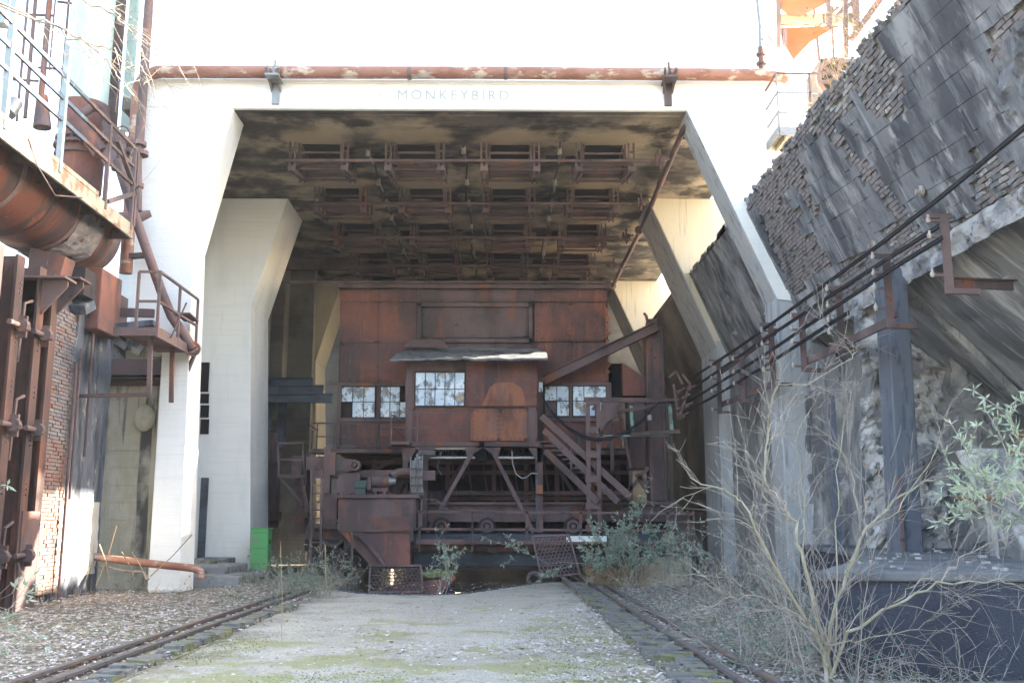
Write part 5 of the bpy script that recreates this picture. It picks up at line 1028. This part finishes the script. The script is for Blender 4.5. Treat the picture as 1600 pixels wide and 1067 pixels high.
MB().tube([(XM + .3, 23.2, zc + .3), (XM + 1.4, 23.5, zc + .75)], [.35, .08], 14).build('cone', 'rust', gm, smooth=True)
# walkway above
wk = thing('walkway', 'high steel walkway with flaking cream edge and navy rails over the gas main', 'walkway', (-9.5, 18, 8.2))
XE = -8.4; ZW = 8.22; YE = 22.25
MB().box((XE - 2.6, 9, ZW - .06), (XE - .02, YE, ZW)).build('deck', 'rust_dark', wk); MB().box((XE - .03, 9, ZW - .28), (XE + .02, YE, ZW + .04)).build('edge_plate', 'cream', wk)
MB().box((XE - 2.6, YE, ZW - .28), (XE + .02, YE + .05, ZW + .04)).build('end_plate', 'rust', wk)
for k in range(12): MB().beam((XE - 2.6, 10.5 + k, ZW - .16), (XE - .04, 10.5 + k, ZW - .16), .06, .18).build('joist', 'rust_dark', wk)
MB().box((XE - .12, 9, ZW + .045), (XE + .03, 20.2, ZW + .14)).build('kerb', 'cream', wk)
for k, y in enumerate((12.5, 14.3, 16.2, 18.35, 20.6, 22.1)): MB().beam((XE, y, ZW - .1), (XE, y, ZW + (1.8 if y > 19 else 2.5)), .1 if y < 19 else .08).build('post', 'paleblue' if y < 19.5 else 'rust', wk)
for h in (1.82, 1.38, .95): MB().beam((XE, 9, ZW + h), (XE, 19.4, ZW + h), .05, .08).build('rail', 'navy', wk); MB().beam((XE, 19.4, ZW + h), (XE, YE, ZW + h), .05, .07).build('rail', 'rust', wk)
MB().tube([(XE + .03, 17, ZW + .1), (XE + .05, 17.4, ZW - .3), (XE + .05, 18.2, ZW - .6), (XE + .04, 19.4, ZW - .25)], .014, 5).build('loose_cable', 'rust', wk)
# triangular end truss hanging below
for (a, b) in (((XE, YE, ZW), (XE, YE, ZW + 1.8)), ((XE, YE - 1.2, ZW + 1.6), (XE, YE, ZW + .9)), ((XE, YE - 1.5, ZW + .1), (XE, YE, ZW + .8))): MB().beam(a, b, .09).build('end_brace', 'rust', wk)

# turquoise stack and columns
tqY = 24.6
ts = thing('turquoise_stack', 'faded turquoise pipe stack rising from a rusty flange above the walkway', 'stack pipe', tuple(at(135, 230, tqY)))
a, b = at(131, 180, tqY), at(158, -60, tqY); a.x = at(137, 0, tqY).x - .15; 
x_ = at(140, 90, tqY).x; r_ = (at(172, 60, tqY).x - at(108, 60, tqY).x) / 2
MB().tube([(x_, tqY, at(140, 185, tqY).z), (x_, tqY, 26)], r_, 32).build('pipe', 'turq', ts, smooth=True)
MB().tube([(x_ - .05, tqY, at(130, 300, tqY).z), (x_, tqY, at(140, 165, tqY).z)], r_ * 1.08, 30).build('lower_pipe', 'rust_sheet', ts, smooth=True)
for yy, rr in ((222, 1.25), (232, 1.3), (246, 1.25)): MB().disc((x_, tqY, at(130, yy, tqY).z), (0, 0, 1), r_ * rr, .07, 32).build('flange', 'rust', ts)
for k in range(20): an = 2 * pi * k / 20; MB().tube([(x_ + r_ * 1.2 * cos(an), tqY + r_ * 1.2 * sin(an), at(130, 236, tqY).z), (x_ + r_ * 1.2 * cos(an), tqY + r_ * 1.2 * sin(an), at(130, 218, tqY).z)], .03, 6).build('bolt', 'rust', ts)
MB().tube([at(118, 185, 23.8), at(140, 215, 23.8), at(158, 240, 23.8)], .2, 14).build('branch_pipe', 'rust_sheet', ts, smooth=True); MB().tube([at(128, 178, 23.6), at(145, 168, 23.7), at(160, 170, 23.8), at(166, 185, 23.8), at(166, 215, 23.8)], .11, 12).build('branch_pipe', 'rust', ts, smooth=True)
vv_ = thing('valve_cluster', 'cluster of rusty valves and flanges at the end of the walkway', 'valves', tuple(at(190, 240, 23)))
for (x, y, r0, ax) in ((187, 220, .2, (0, 1, 0)), (172, 245, .22, (.4, 1, 0)), (215, 225, .2, (0, 0, 1)), (217, 240, .22, (0, 0, 1)), (213, 290, .17, (0, 0, 1)), (183, 222, .13, (1, 0, 0)), (196, 236, .16, (1, 0, 0))):
    MB().disc(at(x, y, 22.9), ax, r0, .1, 18).build('flange', 'rust', vv_)
for pts in (((190, 205), (190, 250)), ((168, 235), (215, 235)), ((216, 225), (216, 330)), ((176, 262), (214, 268)), ((180, 200), (186, 236))): MB().tube([at(x, y, 22.9) for x, y in pts], .09, 10).build('pipe', 'rust', vv_, smooth=True)
for (x, y) in ((170, 212), (192, 208)): MB().disc(at(x, y, 22.7), (0, 1, .4), .17, .03, 16, .14).build('hand_wheel', 'rust', vv_)
def column(x0, x1, y1, Y, m, name, lab, cat):
    a = at(x0, y1, Y); r2 = (at(x1, y1, Y).x - a.x) / 2; c = Vector((a.x + r2, Y, a.z)); tag(MB().box((c.x - r2, Y, c.z), (c.x + r2, Y + r2, 26)).build(name, m, bevel=.02), lab, cat)
column(160, 180, 195, 25.4, 'rust', 'steel_column', 'wide dark brown steel column behind the turquoise stack', 'column')
column(187, 202, 205, 25.8, 'turq', 'steel_column', 'narrow pale green column between the brown column and the tower', 'column')
a = at(217, 235, 23.2); tag(MB().tube([(a.x, 23.2, a.z), (a.x, 23.2, 20)], .11, 12).build('downpipe', 'rust', smooth=True), 'thin brown vertical pipe in front of the tower corner', 'pipe')
bars2 = thing('steel_lattice', 'rusty rods and cable runs rising beside the turquoise stack', 'lattice', tuple(at(50, 180, 22)))
for (x, r0, y1) in ((32, .03, 190), (45, .045, 185), (66, .07, 200), (22, .02, 90), (97, .03, 200), (12, .02, 120), (83, .02, 110)): a = at(x - 6, y1, 22); MB().tube([(a.x, 22, a.z), (a.x, 22, 20)], r0, 8).build('rod', 'rust', bars2)
for (x0, x1, y) in ((14, 84, 22), (60, 102, 106), (5, 60, 124), (90, 112, 3)): MB().tube([at(x0, y, 22), at(x1, y + 3, 22)], .03, 6).build('cross_rod', 'rust', bars2)
MB().tube([at(66, 200, 22), at(66, 150, 22)], [.2, .12], 12).build('nozzle', 'rust', bars2, smooth=True); MB().tube([at(12, 178, 21), at(24, 160, 21.2)], .16, 14).build('nozzle', 'galv', bars2, smooth=True)
tag(MB().beam(at(2, 40, 16.6), at(14, -10, 16.6), .25).build('pale_beam', 'paleblue'), 'pale blue slanting beam cut by the picture edge above the walkway', 'beam')

# drain pipe near the ground, steps
dn = thing('drain_pipe', 'low orange and white drain pipe with a downturned elbow by the steps', 'drain pipe', tuple(at(315, 900, 24)))
MB().tube([at(140, 868, 23.6), at(200, 876, 23.4), at(260, 883, 23.2), at(300, 887, 23.1), at(311, 890, 23.05), at(315, 896, 23.0), at(315, 905, 23.0)], .085, 14).build('pipe', 'pipe', dn, smooth=True)
tag(MB().tube([at(145, 885, 23.7), at(170, 886, 23.6), at(195, 892, 23.5), at(225, 893, 23.4), at(232, 905, 23.3)], .03, 6).build('fallen_branch', 'twig'), 'bleached fallen branch lying below the orange drain pipe', 'branch')
st = thing('stone_steps', 'three mossy grey stone steps at the foot of the pale tower leg', 'steps', tuple(gr(320, 915)))
for k, (x0, x1, yt, yb2, Y) in enumerate(((262, 372, 900, 922, 25.9), (290, 355, 884, 902, 27.2), (286, 336, 874, 886, 28.6))):
    a, b = pxbox(x0, yt, x1, yb2, Y, Y + 1.5); MB().box((a[0], Y, max(-.05, a[2] - .3)), (b[0], Y + 2.2, b[2])).build('step', 'steps', st, bevel=.04)

# ================================================================ vegetation
def rv3(s=1): return Vector((random.gauss(0, s), random.gauss(0, s), random.gauss(0, s)))
def branch(mb, p, d, L_, r, depth, leaves=None, drop=.0, dens=3, wob=.25, lf=None, minr=.0022):
    n = max(3, int(L_ / .09)); pts = [p.copy()]; d = d.normalized(); seg = L_ / n
    for i in range(n):
        d = (d + rv3(wob * .35) + Vector((0, 0, -drop * .1))).normalized(); pts.append(pts[-1] + d * seg)
    mb.tube(pts, [max(minr, r * (1 - .75 * i / n)) for i in range(n + 1)], 5 if r > .008 else 3, cap=False)
    if depth > 0:
        for k in range(dens):
            i = random.randint(max(1, n // 4), n); a = (pts[i] - pts[i - 1]).normalized(); side = rv3().cross(a)
            if side.length < .1: continue
            nd = a * random.uniform(.5, 1) + side.normalized() * random.uniform(.4, .9) + Vector((0, 0, .15))
            branch(mb, pts[i], nd, L_ * random.uniform(.35, .65), r * .5, depth - 1, leaves, drop, dens, wob, lf, minr)
    if leaves is not None and depth <= 1:
        for i in range(1, n + 1): leaves.append((pts[i], (pts[i] - pts[i - 1]).normalized()))
    return pts
def leaf(mb, p, d, L_, w):
    d = d.normalized(); s = d.cross(rv3()); 
    if s.length < .05: return
    s.normalize(); u = d.cross(s); b = p + d * L_ * .45 - u * L_ * .05
    o = len(mb.v); mb.v += [tuple(p), tuple(b + s * w / 2 + u * w * .15), tuple(p + d * L_ - u * L_ * .15), tuple(b - s * w / 2 + u * w * .15), tuple(b)]
    mb.f += [(o, o + 1, o + 4), (o + 1, o + 2, o + 4), (o + 2, o + 3, o + 4), (o + 3, o, o + 4)]
random.seed(11)
# the big bare shrub in front of the retaining wall
bs = thing('bare_shrub', 'tall bare shrub with olive branches in front of the roughcast wall', 'shrub', (3.5, 10.2, 0))
Db = 10.2
stems = [([(1292, 1085, 0), (1289, 1005, 0), (1255, 877, 0), (1240, 817, .1), (1225, 787, .2), (1195, 757, .3), (1196, 700, .4), (1206, 660, .5)], .034),
         ([(1290, 1040, 0), (1281, 997, 0), (1210, 888, -.2), (1187, 839, -.3), (1161, 787, -.4), (1146, 772, -.4), (1079, 746, -.5)], .03),
         ([(1294, 1070, 0), (1296, 986, .1), (1322, 900, .2), (1352, 828, .2), (1397, 783, .3), (1446, 751, .4), (1484, 744, .5)], .036),
         ([(1300, 1060, 0), (1326, 986, -.1), (1397, 941, -.3), (1465, 911, -.5), (1562, 907, -.7), (1605, 922, -.8)], .028),
         ([(1302, 1050, 0), (1307, 967, 0), (1307, 817, .2), (1311, 712, .3), (1330, 612, .5)], .016),
         ([(1322, 900, .2), (1345, 835, .4), (1341, 800, .4), (1332, 742, .5), (1312, 695, .5), (1270, 662, .5)], .017),
         ([(1196, 720, .2), (1200, 640, .2), (1216, 600, .2), (1262, 600, 0), (1330, 560, 0), (1346, 536, 0)], .012),
         ([(1255, 877, 0), (1256, 790, .2), (1252, 740, .3), (1240, 690, .3), (1285, 600, .4)], .012),
         ([(1240, 817, 0), (1220, 800, -.2), (1190, 770, -.3), (1200, 690, -.4), (1240, 640, -.5)], .010),
         ([(1352, 828, .2), (1400, 800, 0), (1440, 740, 0), (1470, 690, 0), (1465, 650, 0)], .012),
         ([(1465, 911, -.5), (1500, 870, -.5), (1540, 850, -.6), (1575, 835, -.6)], .010),
         ([(1397, 941, -.3), (1440, 900, -.3), (1500, 930, -.5), (1555, 947, -.5)], .009),
         ([(1289, 1005, 0), (1240, 960, -.3), (1180, 930, -.5), (1130, 935, -.6), (1100, 960, -.7)], .012),
         ([(1289, 1005, 0), (1340, 1000, -.4), (1420, 985, -.6), (1470, 960, -.7)], .011)]
for k, (st_, r0) in enumerate(stems):
    mb = MB(); tw_ = MB(); P = [at(x, y, Db + dy) for x, y, dy in st_]; Q = []
    for i in range(len(P) - 1):
        for t in np.arange(0, 1, .25): Q.append(P[i].lerp(P[i + 1], float(t)) + rv3(.012))
    Q.append(P[-1]); n = len(Q); r0 *= .66; mb.tube(Q, [r0 * (1 - .72 * i / (n - 1)) for i in range(n)], 7)
    mb.build('stem', 'bark', bs, smooth=True)
    for i in range(2, n):
        for _ in range(2):
            if random.random() < .5:
                a = (Q[i] - Q[i - 1]).normalized(); s = rv3().cross(a).normalized(); branch(tw_, Q[i], a * .8 + s * .7 + Vector((0, 0, .3)), random.uniform(.2, .75), r0 * (1 - .72 * i / n) * .42, 1, dens=3, wob=.35)
    tw_.build('twigs', 'twig', bs)
mb = MB()
for k in range(9):  # thin upright suckers from the same stool
    p = at(random.uniform(1240, 1345), 1075, Db + random.uniform(-.3, .4)); branch(mb, p, Vector((random.gauss(0, .38), random.gauss(0, .2), 1)), random.uniform(1.1, 2.5), .007, 1, dens=5, wob=.16)
mb.build('suckers', 'twig', bs)
# thicket of brambles around its foot
def thicket(name, lab, cat, cx, cy, sx, sy, n, h, lm, ln, lL, lw, group=None, stemm='twig', depth=1, r0=.006, leafp=.5, z0=0, lean=.5):
    t = thing(name, lab, cat, (cx, cy, z0), group); mb = MB(); lv = []
    for k in range(n):
        p = Vector((cx + random.uniform(-sx, sx), cy + random.uniform(-sy, sy), z0)); branch(mb, p, Vector((random.gauss(0, lean), random.gauss(0, lean), 1)), h * random.uniform(.5, 1.15), r0 * random.uniform(.6, 1.3), depth, lv, drop=.6, dens=4, wob=.3)
    mb.build('stems', stemm, t); lb = MB(); random.shuffle(lv)
    for (p, d) in lv[:int(len(lv) * leafp)]:
        for _ in range(ln): leaf(lb, p, d * .5 + rv3(.8), lL * random.uniform(.6, 1.3), lw * random.uniform(.6, 1.2))
    if lb.v: o = lb.build('foliage', lm, t); o['kind'] = 'stuff'
    return t
thicket('bramble_thicket', 'tangled bramble thicket with sparse dark leaves around the bare shrub foot', 'brambles', 3.3, 11.6, .8, 1.2, 90, 1.1, 'leaf_ivy', 2, .055, .035, leafp=.10, depth=1, lean=.9)
thicket('bramble_thicket', 'lower twiggy thicket between the outer rail and the bare shrub', 'brambles', 3.0, 14.5, .35, 3.2, 65, .75, 'leaf_dark', 2, .05, .02, leafp=.14, depth=1, lean=.8)
thicket('bramble_thicket', 'pale dry thicket against the front of the roughcast wall', 'brambles', 4.1, 10.1, .75, .4, 34, .6, 'leaf_ivy', 1, .05, .03, leafp=.04, depth=1, lean=.9)
thicket('scrub', 'twiggy scrub hiding the foot of the pale concrete leg', 'scrub', 4.6, 19.5, .9, 3.2, 100, 1.5, 'leaf_grey', 2, .07, .022, leafp=.13, depth=1, lean=.5, r0=.008)
# buddleias
def buddleia(lab, cx, cy, z0, n, h, sp, name='buddleia', seeds=6, dirv=(0, 0, 1), leafm='leaf_grey', lL=.10, lw=.026, dens=3, ln=4, leafp=.55, r0=.012):
    t = thing(name, lab, 'shrub', (cx, cy, z0), 'buddleia shrubs'); mb = MB(); lv = []; tips = []
    for k in range(n):
        d = Vector(dirv) + Vector((random.gauss(0, sp), random.gauss(0, sp), random.gauss(0, sp * .3))); pts = branch(mb, Vector((cx, cy, z0)) + rv3(.05), d, h * random.uniform(.6, 1.1), r0, 2, lv, drop=.35, dens=dens, wob=.22); tips.append(pts[-1])
    mb.build('stems', 'twig', t); lb = MB(); random.shuffle(lv)
    for (p, d) in lv[:int(len(lv) * leafp)]:
        for _ in range(ln): leaf(lb, p, d * .4 + rv3(.8), lL * random.uniform(.5, 1.25), lw * random.uniform(.6, 1.2))
    o = lb.build('foliage', leafm, t); o['kind'] = 'stuff'; sd = MB()
    for p in tips[:seeds]:
        q = p.copy()
        sd.tube([p + Vector((k * .02, random.gauss(0, .006), -k * .004)) for k in range(9)], [.006, .012, .014, .013, .014, .012, .010, .008, .004], 6)
    if seeds: sd.build('seed_heads', 'seed', t)['kind'] = 'stuff'
    return t
random.seed(21)
buddleia('silvery buddleia bush growing in front of the machine walkway by the tilted screen', at(985, 900, 25).x, 25.0, 0, 9, 2.2, .46, lL=.13, lw=.04, seeds=6, leafp=.62, ln=6, dens=4)
buddleia('low leafy buddleia at the right end of the machine walkway', at(1075, 900, 23.5).x, 23.5, 0, 7, 1.5, .5, lL=.10, lw=.033, seeds=3, leafp=.4)
buddleia('small buddleia seedling growing from the gravel edge in front of the pit', at(690, 922, 23.2).x, 23.1, 0, 6, 1.0, .42, lL=.10, lw=.04, seeds=0, leafp=.4, ln=4, r0=.009)
nb = at(1605, 740, 6.2)
buddleia('silvery buddleia branches with brown seed heads reaching in from the picture edge', nb.x + .3, 6.2, nb.z - .45, 9, .72, .26, dirv=(-.42, .1, .62), lL=.075, lw=.018, seeds=6, ln=5, leafp=.75, r0=.008)
nb = at(-40, 900, 8.6)
buddleia('silvery buddleia growing at the foot of the buckstays beside the leaf litter', nb.x - .25, 8.6, nb.z - .75, 7, .95, .3, dirv=(.33, .1, .8), lL=.085, lw=.022, seeds=0, ln=4, leafp=.36, r0=.008)
# scrub on the left between track and pit
random.seed(31)
for (x, y, Y, n, h, lm, lp, lab) in ((462, 930, 22.5, 42, .85, 'leaf_dark', .25, 'leafy scrub clump growing between the track and the green cabinet'), (480, 915, 24.5, 40, .9, 'leaf_dark', .28, 'leafy scrub clump at the edge of the pit'), (520, 905, 26.5, 26, .9, 'leaf_grey', .2, 'thin scrub at the corner of the machine ladder'), (404, 940, 20.0, 16, .3, 'leaf_dark', .2, 'low weedy scrub over the end of the rusty track')):
    thicket('scrub', lab, 'scrub', at(x, y, Y).x, Y, .75, .8, n, h, lm, 3, .075, .03, leafp=lp, depth=1, lean=.6, r0=.006)
thicket('dry_grass', 'clump of straw-coloured dead grass beside the tan concrete block', 'grass clump', at(965, 920, 26).x, 26, .75, 1.0, 330, .75, 'dry', 0, .1, .01, leafp=0, depth=0, stemm='dry', r0=.006, lean=.25)['kind'] = 'stuff'
thicket('dry_grass', 'dead grass tufts between the drain pipe and the left track', 'grass clump', -8.0, 21.5, 1.5, 1.2, 90, .5, 'dry', 0, .1, .01, leafp=0, depth=0, stemm='dry', r0=.005, lean=.4)['kind'] = 'stuff'
thicket('weeds', 'thin weeds on the stone steps and along the pale leg', 'weeds', -8.2, 24.6, .9, .8, 26, .35, 'leaf_dark', 3, .06, .025, leafp=.4, depth=0)
# tall dry stalks
sl = thing('dry_stalks', 'tall dry stalks with seed tips standing by the drain pipe', 'stalks', (-8.8, 22, 0)); mb = MB()
for (x, y, x2, y2) in ((150, 915, 182, 822), (210, 905, 190, 862), (228, 905, 205, 862), (130, 915, 138, 885), (170, 905, 155, 850), (235, 900, 300, 835), (505, 985, 508, 850)): MB().tube([at(x, y, 22.2), at((x + x2) / 2 + 3, (y + y2) / 2, 22.2), at(x2, y2, 22.2)], [.014, .01, .016], 5).build('stalk', 'dry', sl)
tag(MB().tube([gr(440, 1010) + Vector((0, 0, 0)), at(441, 930, gr(440, 1010).y), at(438, 845, gr(440, 1010).y)], [.006, .004, .003], 5).build('plant_stalk', 'dry'), 'single thin upright stalk standing in the moss by the left track', 'stalk')
# straw shrub on top of the leaning wall
random.seed(41)
for (u, n, h, lab) in ((15.5, 30, 1.6, 'sunlit straw-coloured dead shrub on the crest of the leaning wall'), (17.2, 22, 1.2, 'smaller dead shrub on the wall crest beside the balcony'), (13.8, 20, 1.3, 'dead brush on the wall crest at the top of the frame')):
    thicket('dead_shrub', lab, 'dead shrub', 6.3, u, .2, .7, n, h, 'dry', 3, .05, .03, leafp=.12, stemm='dry', z0=9.25, lean=.35, r0=.008)
thicket('weeds', 'small green weed on the wall crest next to the balcony', 'weeds', 6.1, 19.2, .12, .25, 14, .5, 'leaf_grey', 4, .07, .03, leafp=.5, z0=9.35, depth=0)
# bare birch twigs hanging in at the top left
random.seed(51)
bt = thing('bare_tree', 'bare tree reaching thin budded branches across the walkway and pale tower', 'tree', (-9.5, 9, 0)); mb = MB(); mt = MB()
mt.tube([(-9.5, 9, 0), (-9.4, 9.1, 3), (-9.5, 9.2, 6), (-9.3, 9.3, 10)], [.16, .13, .1, .05], 10).build('trunk', 'bark', bt, smooth=True)
for pl in (((-60, 10), (40, 20), (110, 55), (150, 72), (200, 90), (235, 120)), ((-40, -20), (160, -10), (185, 30), (215, 70), (240, 110)), ((-60, 60), (60, 35), (130, 60), (180, 110), (215, 160)), ((-20, -30), (100, -10), (170, 20), (225, 55), (290, 115))):
    Q = [at(x, y, 9.5) for x, y in pl]; Q[0] = Vector((-9.35, 9.3, 8.5)); R_ = []
    for i in range(len(Q) - 1):
        for t in np.arange(0, 1, .2): R_.append(Q[i].lerp(Q[i + 1], float(t)) + rv3(.02))
    n = len(R_); mb.tube(R_, [.012 * (1 - .8 * i / n) + .002 for i in range(n)], 4)
    for i in range(5, n):
        if random.random() < .7: branch(mb, R_[i], Vector((.7, random.gauss(0, .3), -.8)) + rv3(.3), random.uniform(.25, .8), .0045, 1, dens=3, wob=.2, minr=.0016)
mb.build('twigs', 'twig', bt)

# leaf litter, gravel and moss on the ground
rng = np.random.default_rng(3)
def scatter(name, n, region, smin, smax, m, h=.01, curl=.3):
    P = []; tries = 0
    while len(P) < n and tries < n * 12:
        tries += 1; y = 9 + (27 - 9) * rng.random() ** 1.7; x = rng.uniform(-9.6, 5)
        if rng.random() < region(x, y): P.append((x, y))
    n = len(P); P = np.array(P); V = np.zeros((n, 4, 3)); s = rng.uniform(smin, smax, n); a = rng.uniform(0, 2 * pi, n)
    for k, (dx, dy) in enumerate(((-1, 0), (0, -.55), (1, 0), (0, .55))):
        V[:, k, 0] = P[:, 0] + s * (dx * np.cos(a) - dy * np.sin(a)); V[:, k, 1] = P[:, 1] + s * (dx * np.sin(a) + dy * np.cos(a)); V[:, k, 2] = .055 + rng.uniform(0, 1, n) * s * curl * 2 - (k % 2) * s * .15
    Fc = np.arange(n * 4).reshape(n, 4); o = raw(name, V.reshape(-1, 3), Fc, m); o['kind'] = 'stuff'; o['label'] = name.replace('_', ' ') + ' scattered over the gravel and beside the rails'; return o
def reg_leaf(x, y):
    e = .16 if -3.6 < x < 1.4 else 0
    if -3.9 < x < 1.6: e = .08 + 1.4 * max(0, nz(x, y, 2, .5)) * (1 if y < 17 else .15) + (max(0, x - .2) * .5 if y < 20 else 0)
    elif x < -4.8: e = .95
    elif x < -3.8: e = .5
    elif x < 2.2: e = .5
    else: e = .6
    if x > 4.4 or (x < -7 and y > 24): e = 0
    return e * (.35 + 1.1 * max(0, nz(x, y, 5, .8) + .35))
scatter('fallen_leaves', 20000, reg_leaf, .018, .045, 'litter')
scatter('gravel_chips', 22000, lambda x, y: (.25 if -3.8 < x < 1.7 else .6), .006, .017, 'chip', curl=.5)
scatter('moss_tufts', 16000, lambda x, y: max(0, nz(x, y * .6, 8, .55) - .02) * 3 if y < 17 else 0, .006, .017, 'mossm', curl=.5)

# ================================================================ thin volume added to lift the shadows like lens glare
hz = MB().box((-710, -710, -2.7), (710, 710, 36)).build('glare_haze', None); hz['kind'] = 'stuff'
hm = bpy.data.materials.new('thin_glare_haze'); hm.use_nodes = True; hn = hm.node_tree; hn.nodes.clear()
ho = hn.nodes.new('ShaderNodeOutputMaterial'); hv = hn.nodes.new('ShaderNodeVolumePrincipled'); hv.inputs['Density'].default_value = .00032; hv.inputs['Color'].default_value = (.92, .95, 1, 1)
hn.links.new(hv.outputs[0], ho.inputs['Volume']); hz.data.materials.append(hm)
print('built in %.1fs objects %d' % (time.time() - T0, len(bpy.data.objects)))
for m_ in list(bpy.data.objects):
    if '_w' in m_: del m_['_w']
